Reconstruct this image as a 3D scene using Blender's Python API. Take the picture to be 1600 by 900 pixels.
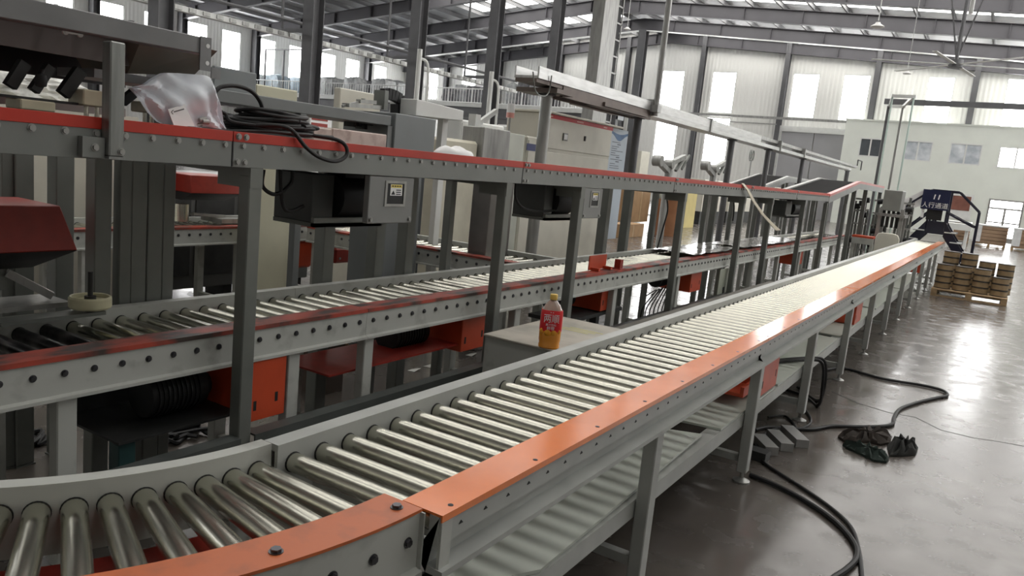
import bpy, bmesh, math, random
from mathutils import Vector, Matrix
for o in list(bpy.data.objects): bpy.data.objects.remove(o)
random.seed(7)
SC = bpy.context.scene; COL = SC.collection; PI = math.pi
# ---------------------------------------------------------------- camera
F, PITCH, ROLL, YAW, CH = 1205.7, .16004, .09937, -.54962, 1.65
FW = Vector((math.sin(YAW)*math.cos(PITCH), math.cos(YAW)*math.cos(PITCH), -math.sin(PITCH)))
R0 = Vector((math.cos(YAW), -math.sin(YAW), 0)); U0 = R0.cross(FW)
RT = R0*math.cos(ROLL)+U0*math.sin(ROLL); UP = U0*math.cos(ROLL)-R0*math.sin(ROLL)
cd = bpy.data.cameras.new('camera'); cam = bpy.data.objects.new('camera', cd); COL.objects.link(cam)
cd.sensor_width = 36; cd.lens = F*36/1600; cd.clip_start = .05; cd.clip_end = 300
m = Matrix((RT, UP, -FW)).transposed().to_4x4(); m.translation = (0, 0, CH); cam.matrix_world = m
SC.camera = cam
def ray(x, y): return RT*((x-800)/F) - UP*((y-450)/F) + FW
def ax(x, y, X): d = ray(x, y); return d*(X/d.x)+Vector((0, 0, CH))
def ay(x, y, Y): d = ray(x, y); return d*(Y/d.y)+Vector((0, 0, CH))
def az(x, y, Z): d = ray(x, y); return d*((Z-CH)/d.z)+Vector((0, 0, CH))
# ---------------------------------------------------------------- light
SC.view_settings.view_transform = 'Standard'; SC.view_settings.look = 'None'
SC.view_settings.gamma = 1; SC.view_settings.use_curve_mapping = False
SC.view_settings.exposure = 0.3
WIN_E, SKY_E = 11.0, 4.2
w = bpy.data.worlds.new('world'); SC.world = w; w.use_nodes = True
w.node_tree.nodes['Background'].inputs[0].default_value = (.75, .85, 1, 1)
w.node_tree.nodes['Background'].inputs[1].default_value = 1.0
# ---------------------------------------------------------------- materials
def mat(name, col, rough=.5, metal=0, vary=.12, scale=6, bump=0, emit=0, stretch=None, col2=None, lo=.4, hi=.7, spec=None, alpha=None, trans=0, coat=0):
    M = bpy.data.materials.new(name); M.use_nodes = True; N = M.node_tree.nodes; L = M.node_tree.links
    b = N['Principled BSDF']; b.inputs['Roughness'].default_value = rough; b.inputs['Metallic'].default_value = metal
    c = tuple(col)+(1,); b.inputs['Base Color'].default_value = c
    if spec is not None: b.inputs['Specular IOR Level'].default_value = spec
    if coat: b.inputs['Coat Weight'].default_value = coat; b.inputs['Coat Roughness'].default_value = .12
    if trans: b.inputs['Transmission Weight'].default_value = trans
    if alpha is not None: b.inputs['Alpha'].default_value = alpha
    if emit:
        b.inputs['Emission Color'].default_value = c; b.inputs['Emission Strength'].default_value = emit
    if vary or bump or col2:
        tc = N.new('ShaderNodeTexCoord'); mp = N.new('ShaderNodeMapping'); L.new(tc.outputs['Object'], mp.inputs[0])
        if stretch: mp.inputs['Scale'].default_value = stretch
        n = N.new('ShaderNodeTexNoise'); n.inputs['Scale'].default_value = scale; n.inputs['Detail'].default_value = 5
        L.new(mp.outputs[0], n.inputs['Vector'])
        r = N.new('ShaderNodeValToRGB'); e = r.color_ramp.elements
        e[0].position = lo; e[1].position = hi
        e[0].color = c; e[1].color = (tuple(col2)+(1,)) if col2 else tuple(min(1, v*(1-vary*2)) for v in col)+(1,)
        L.new(n.outputs['Fac'], r.inputs[0]); L.new(r.outputs[0], b.inputs['Base Color'])
        if bump:
            bp = N.new('ShaderNodeBump'); bp.inputs['Strength'].default_value = bump; bp.inputs['Distance'].default_value = .01
            L.new(n.outputs['Fac'], bp.inputs['Height']); L.new(bp.outputs[0], b.inputs['Normal'])
    return M
STEEL = mat('brushed_steel', (.62, .61, .53), .19, 1, 0, 22)
def turned(M, an=.82, r=.235):
    N = M.node_tree.nodes; b = N['Principled BSDF']; t = N.new('ShaderNodeTangent'); t.direction_type = 'RADIAL'; t.axis = 'X'
    b.inputs['Anisotropic'].default_value = an; b.inputs['Roughness'].default_value = r; M.node_tree.links.new(t.outputs[0], b.inputs['Tangent'])
turned(STEEL)
STEELD = mat('grimy_steel', (.10, .10, .11), .3, .9, .3, 12, col2=(.35, .35, .33), lo=.55, hi=.8)
GALV = mat('galvanised', (.38, .38, .365), .38, .5, .15, 5, stretch=(3, 3, .5))
GREY = mat('light_grey_paint', (.40, .41, .39), .42, 0, .08, 5, spec=.5)
GREYW = mat('worn_light_grey_paint', (.44, .45, .42), .5, 0, .1, 8, col2=(.24, .23, .21), lo=.55, hi=.85)
POST = mat('grey_post_paint', (.185, .195, .18), .38, .25, .1, 5)
BEAM = mat('deck_grey_paint', (.225, .235, .225), .42, .15, .06, 3)
DARK = mat('dark_frame', (.035, .036, .036), .5, .3, .2, 6)
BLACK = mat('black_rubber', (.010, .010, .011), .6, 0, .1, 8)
ORANGE = mat('orange_paint', (.76, .19, .035), .15, 0, .06, 5, bump=.02, spec=.32)
BELT = mat('ramp_belt', (.012, .011, .011), .95, 0, .1, 9, spec=.1)
ORANGED = mat('orange_guard_paint', (.56, .07, .022), .42, 0, .1, 4)
RED = mat('red_deck_paint', (.52, .035, .018), .42, 0, .08, 5)
REDW = mat('scuffed_red_paint', (.40, .06, .035), .5, 0, 0, 5, stretch=(3, 1, 1), col2=(.05, .035, .03), lo=.42, hi=.62)
REDBOX = mat('dark_red_paint', (.30, .022, .012), .45, 0, .08, 20)
FLOORM = None
WHITE = mat('white_paint', (.70, .71, .69), .45, 0, .04, 4)
CREAM = mat('cream_plastic', (.72, .66, .48), .45, 0, .08, 10)
CABM = mat('cabinet_beige', (.62, .60, .52), .45, 0, .04, 4)
COLM = mat('column_grey', (.11, .11, .115), .5, .1, .1, 2)
ROOFB = mat('roof_beam_grey', (.075, .072, .08), .55, 0, .06, 1)
WOOD = mat('pallet_wood', (.42, .29, .16), .7, 0, .2, 10, stretch=(1, 6, 6))
CARD = mat('cardboard', (.40, .25, .13), .75, 0, .08, 6)
NAVY = mat('navy_paint', (.010, .011, .028), .35, 0, .1, 5)
SIGN = mat('sign_white', (.8, .8, .8), .5, 0, 0)
PANE = mat('daylit_pane', (1, 1, 1), .3, 0, 0, emit=WIN_E)
SKYL = mat('skylight_sheet', (1, .98, .94), .5, 0, 0, emit=SKY_E)
# concrete floor: semi polished, blotchy
def floor_mat():
    M = bpy.data.materials.new('polished_concrete'); M.use_nodes = True; N = M.node_tree.nodes; L = M.node_tree.links
    b = N['Principled BSDF']; tc = N.new('ShaderNodeTexCoord')
    def noise(s, d=6, src=None):
        n = N.new('ShaderNodeTexNoise'); n.inputs['Scale'].default_value = s; n.inputs['Detail'].default_value = d
        L.new(tc.outputs['Object'], n.inputs['Vector']); return n
    def ramp(n, a, ca, z, cz):
        r = N.new('ShaderNodeValToRGB'); e = r.color_ramp.elements; e[0].position = a; e[1].position = z
        e[0].color = ca+(1,); e[1].color = cz+(1,); L.new(n.outputs[0], r.inputs[0]); return r
    n1 = noise(.9); n2 = noise(5); n3 = noise(40, 3)
    r1 = ramp(n1, .35, (.078, .067, .059), .7, (.13, .115, .102)); r2 = ramp(n2, .4, (1, 1, 1), .75, (.72, .7, .68))
    mx = N.new('ShaderNodeMix'); mx.data_type = 'RGBA'; mx.blend_type = 'MULTIPLY'; mx.inputs[0].default_value = .7
    L.new(r1.outputs[0], mx.inputs[6]); L.new(r2.outputs[0], mx.inputs[7]); L.new(mx.outputs[2], b.inputs['Base Color'])
    rr = ramp(n2, .35, (.15, .15, .15), .7, (.33, .33, .33)); L.new(rr.outputs[0], b.inputs['Roughness'])
    bp = N.new('ShaderNodeBump'); bp.inputs['Strength'].default_value = .010; bp.inputs['Distance'].default_value = .01
    L.new(n1.outputs[0], bp.inputs['Height'])
    bp2 = N.new('ShaderNodeBump'); bp2.inputs['Strength'].default_value = .006; bp2.inputs['Distance'].default_value = .003
    L.new(n3.outputs[0], bp2.inputs['Height']); L.new(bp.outputs[0], bp2.inputs['Normal']); L.new(bp2.outputs[0], b.inputs['Normal'])
    b.inputs['Specular IOR Level'].default_value = .7
    return M
def ribbed(name, col, axis, period, rough=.55, strength=.6):
    M = bpy.data.materials.new(name); M.use_nodes = True; N = M.node_tree.nodes; L = M.node_tree.links
    b = N['Principled BSDF']; b.inputs['Base Color'].default_value = tuple(col)+(1,); b.inputs['Roughness'].default_value = rough
    tc = N.new('ShaderNodeTexCoord'); wv = N.new('ShaderNodeTexWave'); wv.wave_type = 'BANDS'; wv.bands_direction = axis
    wv.inputs['Scale'].default_value = PI/10/period*2; L.new(tc.outputs['Object'], wv.inputs['Vector'])
    bp = N.new('ShaderNodeBump'); bp.inputs['Strength'].default_value = strength; bp.inputs['Distance'].default_value = .03
    L.new(wv.outputs['Fac'], bp.inputs['Height']); L.new(bp.outputs[0], b.inputs['Normal']); return M
# ---------------------------------------------------------------- mesh helpers
class MB:
    def __init__(s): s.b = bmesh.new()
    def box(s, x0, y0, z0, x1, y1, z1, M=None):
        r = bmesh.ops.create_cube(s.b, size=1)
        for v in r['verts']:
            v.co = Vector(((x0+x1)/2+v.co.x*(x1-x0), (y0+y1)/2+v.co.y*(y1-y0), (z0+z1)/2+v.co.z*(z1-z0)))
            if M is not None: v.co = M @ v.co
        return s
    def hexa(s, p):                         # 8 points: bottom loop then top loop
        v = [s.b.verts.new(Vector(q)) for q in p]
        for f in ((3,2,1,0),(4,5,6,7),(0,1,5,4),(1,2,6,5),(2,3,7,6),(3,0,4,7)): s.b.faces.new([v[i] for i in f])
        return s
    def bar(s, a, b, w, h, up=(0,0,1)):     # rectangular bar between two points
        a = Vector(a); b = Vector(b); d = (b-a).normalized(); u = Vector(up)
        if abs(d.dot(u)) > .98: u = Vector((0,1,0))
        r = d.cross(u).normalized(); u = r.cross(d)
        P = []
        for q in (a, b): P += [q-r*w/2-u*h/2, q+r*w/2-u*h/2, q+r*w/2+u*h/2, q-r*w/2+u*h/2]
        return s.hexa(P)
    def cyl(s, a, b, r, seg=16, r2=None):
        a = Vector(a); b = Vector(b); d = b-a; L = d.length
        M = Matrix.Translation((a+b)/2) @ d.to_track_quat('Z','Y').to_matrix().to_4x4()
        bmesh.ops.create_cone(s.b, cap_ends=True, segments=seg, radius1=r, radius2=r if r2 is None else r2, depth=L, matrix=M); return s
    def prism(s, pts, a, b, axis='y'):      # polygon extruded from a to b
        def co(p, t): return {'y': (p[0], t, p[1]), 'x': (t, p[0], p[1]), 'z': (p[0], p[1], t)}[axis]
        A = [s.b.verts.new(co(p, a)) for p in pts]; B = [s.b.verts.new(co(p, b)) for p in pts]
        n = len(pts); s.b.faces.new(A[::-1]); s.b.faces.new(B)
        for i in range(n): s.b.faces.new((A[i], A[(i+1)%n], B[(i+1)%n], B[i]))
        return s
    def lathe(s, prof, c=(0,0,0), seg=24, sx=1, sy=1):
        rings = []
        for r, z in prof: rings.append([s.b.verts.new((c[0]+sx*r*math.cos(2*PI*k/seg), c[1]+sy*r*math.sin(2*PI*k/seg), c[2]+z)) for k in range(seg)])
        for A, B in zip(rings, rings[1:]):
            for k in range(seg): s.b.faces.new((A[k], A[(k+1)%seg], B[(k+1)%seg], B[k]))
        s.b.faces.new(rings[0][::-1]); s.b.faces.new(rings[-1]); return s
    def tube(s, pts, r, seg=8, smooth=True):
        P = [Vector(p) for p in pts]
        if smooth and len(P) > 2:
            Q = []
            for i in range(len(P)-1):
                p0 = P[max(i-1,0)]; p1 = P[i]; p2 = P[i+1]; p3 = P[min(i+2,len(P)-1)]
                for k in range(6):
                    t = k/6; Q.append(.5*((2*p1)+(p2-p0)*t+(2*p0-5*p1+4*p2-p3)*t*t+(3*p1-p0-3*p2+p3)*t**3))
            Q.append(P[-1]); P = Q
        rings = []; n = None
        for i, p in enumerate(P):
            d = (P[min(i+1,len(P)-1)]-P[max(i-1,0)]).normalized()
            if n is None: n = d.orthogonal().normalized()
            n = (n-d*n.dot(d)); n = n.normalized() if n.length > 1e-6 else d.orthogonal().normalized()
            c = d.cross(n); rr = r(i/(len(P)-1)) if callable(r) else r
            rings.append([s.b.verts.new(p+(n*math.cos(2*PI*k/seg)+c*math.sin(2*PI*k/seg))*rr) for k in range(seg)])
        for A, B in zip(rings, rings[1:]):
            for k in range(seg): s.b.faces.new((A[k], A[(k+1)%seg], B[(k+1)%seg], B[k]))
        s.b.faces.new(rings[0][::-1]); s.b.faces.new(rings[-1]); return s
    def mesh(s, name, m, smooth=True, bev=0):
        if bev:
            bmesh.ops.bevel(s.b, geom=[e for e in s.b.edges if len(e.link_faces) == 2 and e.calc_face_angle(0) > .7], offset=bev, segments=1, affect='EDGES')
        bmesh.ops.recalc_face_normals(s.b, faces=s.b.faces)
        me = bpy.data.meshes.new(name); s.b.to_mesh(me); s.b.free()
        if smooth:
            me.shade_smooth(); me.set_sharp_from_angle(angle=.6)
        if m: me.materials.append(m)
        return me
    def build(s, name, m, parent=None, bev=0, label=None):
        if parent is not None:
            off = Vector(parent.get('_o', (0,0,0)))
            if off.length: bmesh.ops.translate(s.b, verts=s.b.verts, vec=-off)
        o = bpy.data.objects.new(name, s.mesh(name, m, bev=bev)); COL.objects.link(o); o.parent = parent
        if parent is not None: o['_o'] = parent.get('_o', (0,0,0))
        if label: o['label'] = label
        return o
ALL_ = []
def thing(name, label, cat, loc=(0,0,0), group=None):
    o = bpy.data.objects.new(name, None); COL.objects.link(o); o.location = loc; o['_o'] = tuple(loc)
    o.empty_display_size = .1; o['label'] = label; o['category'] = cat
    if group: o['group'] = group
    return o
def tag(o, label, cat, group=None):
    o['label'] = label; o['category'] = cat
    if group: o['group'] = group
    return o
def structure(name, mb, m, label=None, parent=None):
    o = mb.build(name, m, parent)
    if parent is None: o['kind'] = 'structure'
    if label: o['label'] = label
    return o
def inst(name, me, parent, loc, rot=(0,0,0)):   # a part that shares its mesh; loc in world
    o = bpy.data.objects.new(name, me); COL.objects.link(o); o.parent = parent
    o.location = Vector(loc)-Vector(parent.get('_o', (0,0,0))); o.rotation_euler = rot; o['_o'] = parent.get('_o', (0,0,0)); return o
def copy_tree(o, parent=None):
    c = o.copy(); COL.objects.link(c); c.parent = parent
    for ch in list(o.children): copy_tree(ch, c)
    return c
# ================================================================ building shell
XL, YE, XR, YB = -44.6, 52.0, 9.0, -9.0
WALLM = ribbed('wall_sheet', (.72, .72, .69), 'X', .5); WALLY = ribbed('wall_sheet_side', (.72, .72, .69), 'Y', .5)
ROOFM = ribbed('roof_sheet', (.55, .55, .56), 'Y', .4)
def grid_wall(holes, u0, u1, z0, z1, boxf):
    us = sorted({u0, u1} | {h[0] for h in holes} | {h[1] for h in holes}); zs = sorted({z0, z1} | {h[2] for h in holes} | {h[3] for h in holes})
    for a, b in zip(us, us[1:]):
        run = None
        for c, d in zip(zs, zs[1:]):
            cu, cz = (a+b)/2, (c+d)/2
            if any(h[0] < cu < h[1] and h[2] < cz < h[3] for h in holes):
                if run: boxf(a, b, *run); run = None
            else: run = (run[0], d) if run else (c, d)
        if run: boxf(a, b, *run)
structure('floor', MB().box(XL-1, YB-1, -.2, XR+1, YE+1, 0), floor_mat())
wn = [0]
def window(axis, pos, u0, u1, z0, z1, sgn, mull=0, m=None, label=None):
    wn[0] += 1; f = .06; t = .05
    mb = MB(); pn = MB()
    def B(mm, a, b, c, d, th0, th1):
        if axis == 'y': mm.box(a, pos+th0, c, b, pos+th1, d)
        else: mm.box(pos+th0, a, c, pos+th1, b, d)
    B(mb, u0, u0+f, z0, z1, -t, t); B(mb, u1-f, u1, z0, z1, -t, t); B(mb, u0+f, u1-f, z0, z0+f, -t, t); B(mb, u0+f, u1-f, z1-f, z1, -t, t)
    if mull: B(mb, (u0+u1)/2-.04, (u0+u1)/2+.04, z0+f, z1-f, -t*.8, t*.8)
    o = structure('window_%d' % wn[0], mb, WHITE, label)
    B(pn, u0+f*.5, u1-f*.5, z0+f*.5, z1-f*.5, -.01, .01)
    pn.build('pane', m or PANE, o); return o
# end wall: openings located on the plane Y = 52
EH = []
def eh(xa, xb, z0, z1):
    a = ay(xa, 150, YE).x if False else xa
    EH.append((xa, xb, z0, z1))
for a, b, z0, z1 in [(-12.54,-10.91,6.25,9.0),(-9.51,-7.95,6.2,9.0),(-4.85,-3.45,6.25,9.0),(-.9,.7,6.25,9.0),
                     (-17.8,-16.15,6.3,9.0),(-17.8,-16.15,2.6,6.0),(-21.4,-19.75,6.3,9.0),(-21.4,-19.75,2.65,6.0),
                     (-38.6,-37.2,6.6,9.0),(-36.0,-34.8,5.6,9.0),(-42.2,-41.0,6.2,8.8),(-31.2,-30.2,5.6,8.4),(-27.2,-26.0,4.2,7.2),(3.2,4.7,6.25,9.0)]:
    EH.append((a, b, z0, z1))
we = MB(); grid_wall(EH, XL, XR, 0, 12.2, lambda a, b, c, d: we.box(a, YE, c, b, YE+.15, d))
structure('wall_end', we, WALLM)
for h in EH: window('y', YE+.07, h[0], h[1], h[2], h[3], -1)
LH = []
for y in (5.5,8.4,11.3,14.2,17.1,19.9,22.6,25.5,28.2,31.1,33.65,36.6,39.3,42.4,45.0,48.2): LH.append((y, y+1.5, 5.9, 8.4))
LH2 = [(h[0], h[1], 2.2, 4.4) for h in LH[11:]]
LA = LH+LH2
wl = MB(); grid_wall(LA, YB, YE, 0, 9.3, lambda a, b, c, d: wl.box(XL-.15, a, c, XL, b, d)); structure('wall_left', wl, WALLY)
for h in LA: window('x', XL-.07, *h, 1)
RH = [(y0, y0+1.6, 6, 8.6) for y0 in (15, 19, 23, 27, 31, 35, 39, 43)]  # right side is out of view; these windows are added to bring in light
wr = MB(); grid_wall(RH, YB, YE, 0, 9.3, lambda a, b, c, d: wr.box(XR, a, c, XR+.15, b, d)); structure('wall_right', wr, WALLY)
for h in RH: window('x', XR+.07, *h, -1)
BH = [(x0, x0+1.6, 6, 8.6) for x0 in (-42, -37, -32)]  # unseen back wall windows, added as a light source
wb = MB(); grid_wall(BH, XL, XR, 0, 12.2, lambda a, b, c, d: wb.box(a, YB-.15, c, b, YB, d)); structure('wall_back', wb, WALLM)
for h in BH: window('y', YB-.07, *h, 1)
# roof: ridge at X = -22, slopes to both sides
XRG, ZRG, SLL = -21.0, 11.75, (11.75-9.3)/23.6
def zr(x): return ZRG-(XRG-x)*SLL if x < XRG else ZRG-(x-XRG)*.078
BAY = [-8.4, -2.9, 2.7, 8.3, 13.8, 19.5, 25.1, 30.6, 36.2, 41.7, 47.2, 51.75]
SKB = [(BAY[1]+3.6, BAY[1]+4.9), (BAY[2]+3.6, BAY[2]+4.9)]+[(b+3.2, b+5.4) for b in BAY[3:-2]]+[(BAY[-2]+2.4, BAY[-2]+4.4)]  # first two narrow bands, out of view overhead, are added to light the foreground
rf = MB(); ys = [YB-.2]+[v for s in SKB for v in s if v > YB]+[YE+.2]
def slab(mb, x0, x1, y0, y1, t=.06, dz=0):
    mb.hexa([(x0,y0,zr(x0)+dz),(x1,y0,zr(x1)+dz),(x1,y1,zr(x1)+dz),(x0,y1,zr(x0)+dz),(x0,y0,zr(x0)+t+dz),(x1,y0,zr(x1)+t+dz),(x1,y1,zr(x1)+t+dz),(x0,y1,zr(x0)+t+dz)])
prev = YB-.2
for a, b in SKB:
    if a > prev:
        for x0, x1 in ((XL-.2, XRG), (XRG, XR+.2)): slab(rf, x0, x1, prev, a)
    for x0, x1 in ((XL-.2, XRG-9), (XRG-1.2, XRG), (XRG, XRG+1.2), (XR-1, XR+.2)): slab(rf, x0, x1, max(a, YB), b)
    prev = b
for x0, x1 in ((XL-.2, XRG), (XRG, XR+.2)): slab(rf, x0, x1, prev, YE+.2)
ceil_ = structure('ceiling', rf, ROOFM)
for a, b in SKB:
    for x0, x1 in ((XRG-9, XRG-1.2), (XRG+1.2, XR-1)):
        s = MB(); slab(s, x0, x1, max(a, YB), b, .03); s.build('skylight_sheet', SKYL, ceil_)
PURL = mat('purlin_grey', (.28, .28, .285), .55, .2, .05, 2)
x = XL+1.0; 
while x < XR:
    z = zr(x)-.01
    MB().prism([(x-.03, z-.26), (x+.05, z-.26), (x+.05, z-.245), (x-.015, z-.245), (x-.015, z-.015), (x+.05, z-.015), (x+.05, z), (x-.03, z)], YB, YE).build('purlin', PURL, ceil_)
    x += 1.55
tn = [0]
for i, b in enumerate(BAY):
    tn[0] += 1; r = MB()
    for x0, x1 in ((XL, XRG), (XRG, XR)):
        for dz0, dz1, hw in ((-.95, -.30, .02), (-.98, -.95, .16), (-.31, -.28, .16)):
            r.hexa([(x0,b-hw,zr(x0)+dz0),(x1,b-hw,zr(x1)+dz0),(x1,b+hw,zr(x1)+dz0),(x0,b+hw,zr(x0)+dz0),
                    (x0,b-hw,zr(x0)+dz1),(x1,b-hw,zr(x1)+dz1),(x1,b+hw,zr(x1)+dz1),(x0,b+hw,zr(x0)+dz1)])
    for xx in range(-43, 9, 3):
        r.box(xx-.01, b-.15, zr(xx)-.90, xx+.01, b+.15, zr(xx)-.33)
    structure('trim_%d' % tn[0], r, ROOFB)
# white tie pipes and sag lines under the roof along the end bays
tn[0] += 1; t = MB()
for xx in range(-40, 8, 4):
    t.cyl((xx, 47.2, zr(xx)-.96), (xx+.4, 49.2, zr(xx+.4)-.3), .05, 6)
for x0, x1 in ((XL, XRG), (XRG, XR)): t.box(x0, 47.36, 0, x0, 47.36, 0) if False else t.hexa([(x0,47.0,zr(x0)-1.0),(x1,47.0,zr(x1)-1.0),(x1,47.4,zr(x1)-1.0),(x0,47.4,zr(x0)-1.0),(x0,47.0,zr(x0)-.985),(x1,47.0,zr(x1)-.985),(x1,47.4,zr(x1)-.985),(x0,47.4,zr(x0)-.985)])
structure('trim_%d' % tn[0], t, WHITE)
# interior columns (H sections) along X = -22 and wall columns
def hcol(mb, x, y, w, d, z0, z1, t=.03):
    mb.box(x-w/2, y-d/2, z0, x+w/2, y-d/2+t, z1).box(x-w/2, y+d/2-t, z0, x+w/2, y+d/2, z1).box(x-t/2, y-d/2+t, z0, x+t/2, y+d/2-t, z1)
cl = ['behind the hopper frame at the upper left', 'rising behind the grey portal machine', 'second from left, carrying two white pipes', 'carrying one white pipe beside the hanging rail', 'behind the top end of the hanging rail', 'far one seen to the left of the tall cable tray', 'near the far wall right of the tall cable tray', 'last before the end wall']
for i, yy in enumerate(BAY[4:11]):
    if i == 5: pass
    c = thing('steel_column', 'grey steel roof column '+cl[i], 'column', (-21, yy, 0), 'interior roof columns')
    mb = MB(); hcol(mb, -21, yy, .5, .5, .03, zr(-21)-.98); mb.build('shaft', COLM, c)
    MB().box(-21.35, yy-.35, 0, -20.65, yy+.35, .03).build('base_plate', COLM, c)
for k, xx in enumerate((-40, -34.8, -29.4, -24.0, -18.5, -12.95, -7.6, -2.4, 2.8)):
    tn[0] += 1; mb = MB(); hcol(mb, xx, YE-.2, .3, .4, 0, zr(xx)-.3); structure('trim_%d' % tn[0], mb, COLM)
for k in range(1, 9):
    tn[0] += 1; mb = MB(); hcol(mb, XL+.25, BAY[k+2], .5, .4, 0, zr(XL)-.4); structure('trim_%d' % tn[0], mb, COLM)
tn[0] += 1; structure('trim_%d' % tn[0], MB().box(-23, YE-.5, 6.05, 8, YE-.42, 6.2).box(-23, YE-.5, 5.7, -13, YE-.46, 5.76), GALV)
tn[0] += 1; structure('trim_%d' % tn[0], MB().box(-6.6, 49.0, 7.0, XR, 49.2, 7.3), COLM)
# office block
OW = 50.0; OX = -8.6
OH = [(-7.85,-6.65,4.05,5.25),(-6.0+.75,-3.95,4.0,5.15),(-3.15,-1.75,3.95,5.1),(-.75,.9,3.95,5.0),(2.0,3.5,3.95,5.0)]
def oh(x0, y0, x1, y1):
    a = ay(x0, y0, OW); b = ay(x1, y1, OW); return (a.x, b.x, b.z, a.z)
OH = [oh(1345,215,1374,246), oh(1414,219,1453,253), oh(1486,223,1530,259), oh(1563,229,1612,266)]
DH = [oh(1546,310,1594,353)]; DH = [(DH[0][0], DH[0][1], 0, DH[0][3])]
PW = oh(1488,305,1514,330)
OFFM = mat('office_wall_plaster', (.74, .77, .71), .6, 0, .03, 1)
wo = MB(); grid_wall(OH+DH, OX, XR, 0, 6.1, lambda a, b, c, d: wo.box(a, OW, c, b, OW+.15, d))
wo.box(OX, OW+.15, 0, OX+.15, YE, 6.1).box(OX-.05, OW-.05, 6.1, XR, YE, 6.2)
structure('wall_office', wo, OFFM)
DKGL = mat('dark_office_glass', (.09, .10, .11), .15, 0, .1, 2); MIDGL = mat('grey_office_glass', (.42, .46, .5), .2, 0, 0, col2=(.75, .78, .8), scale=1.5)
for i, h in enumerate(OH): window('y', OW+.04, *h, -1, mull=1, m=[DKGL, MIDGL, MIDGL, PANE][i])
h = DH[0]; d = MB()
d.box(h[0], OW-.03, 0, h[0]+.09, OW+.1, h[3]).box(h[1]-.09, OW-.03, 0, h[1], OW+.1, h[3]).box(h[0]+.09, OW-.03, h[3]-.09, h[1]-.09, OW+.1, h[3])
d.box(h[0]+.09, OW-.03, h[3]-.55, h[1]-.09, OW+.1, h[3]-.45).box((h[0]+h[1])/2-.06, OW-.03, 0, (h[0]+h[1])/2+.06, OW+.1, h[3]-.55)
d.box(h[0]+.09, OW-.02, 1.0, h[1]-.09, OW+.08, 1.08).box(h[0]+.09, OW-.02, 0, h[1]-.09, OW+.08, .25)
do = structure('door_1', d, GALV); MB().box(h[0]+.05, OW+.03, .1, h[1]-.05, OW+.05, h[3]-.05).build('pane', PANE, do)
# framed board leaning beside the office door
pb = thing('notice_board', 'reddish framed board in a pale opening behind the bridge stair', 'board', ((PW[0]+PW[1])/2, OW-.03, PW[2]))
MB().box(PW[0]-.12, OW-.04, PW[2]-.5, PW[1]+.12, OW-.015, PW[3]+.12).build('surround', WHITE, pb)
MB().box(PW[0], OW-.06, PW[2], PW[1], OW-.04, PW[3]).build('board', mat('faded_red_board', (.22, .085, .06), .5, 0, .2, 2), pb)
# large grey double door
a = ay(1222, 205, YE-.1); b = ay(1327, 208, YE-.1)
dr = MB().box(a.x, YE-.12, 0, (a.x+b.x)/2-.03, YE, a.z).box((a.x+b.x)/2+.03, YE-.12, 0, OX, YE, a.z)
do2 = structure('door_2', dr, mat('door_grey', (.36, .36, .37), .5, 0, .04, 1))
MB().box(a.x-.25, YE-.2, a.z, OX, YE, a.z+.35).box(a.x-.25, YE-.2, 0, a.x, YE, a.z).build('door_frame', WHITE, do2)
# ================================================================ roller conveyors
def part(parent, name, m, mb, bev=0, label=None): return mb.build(name, m, parent, bev, label)
def roller_mesh(L, r=.0265, m=None, r2=None):
    mb = MB(); mb.cyl((.006, 0, 0), (L-.006, 0, 0), r, 20, r2=r2)
    mb.cyl((-.012, 0, 0), (.006, 0, 0), .009, 8).cyl((L-.006, 0, 0), (L+.012, 0, 0), .009, 8)
    return mb.mesh('roller', m or STEEL)
def bolt_mesh(axis='x', r=.0095, m=None):
    mb = MB(); e = {'x': (1,0,0), 'y': (0,1,0), 'z': (0,0,1)}[axis]; v = Vector(e)
    mb.cyl(v*0, v*.002, r*1.35, 14).cyl(v*.002, v*.008, r, 6)
    return mb.mesh('bolt', m or GALV)
BOLTX = bolt_mesh(); BOLTD = bolt_mesh(m=STEELD); BOLTZ = bolt_mesh('z', .011, STEELD)
GRIME = mat('grimy_roller', (.03, .03, .032), .28, .7, 0, 9, col2=(.16, .15, .15), lo=.5, hi=.75)
RM = {}
BCM = MB().cyl((0,0,0), (.003,0,0), .0285, 18).mesh('rail_hole_disc', BLACK)  # black disc stands for the dark of the rail hole round each roller end
HOLE = MB().cyl((0,0,0), (0,0,.001), .007, 10).mesh('fixing_hole', BLACK)
SLOT = MB().prism([(0,0), (.016,0), (.008,.008)], 0, .0025, 'x').mesh('slot', BLACK)
def leg(parent, x, y, ztop, mth, w=.055, d=.07, foot=True, z0=.0):
    l = part(parent, 'leg', mth, MB().box(x-w/2, y-d/2, z0+(.06 if foot else 0), x+w/2, y+d/2, ztop), .004)
    if foot: MB().cyl((x, y, .018), (x, y, .065), .011, 10).lathe([(.048, 0), (.048, .008), (.02, .02), (.012, .022)], (x, y, z0), 18).build('foot_pad', GALV, l)
    return l
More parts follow.
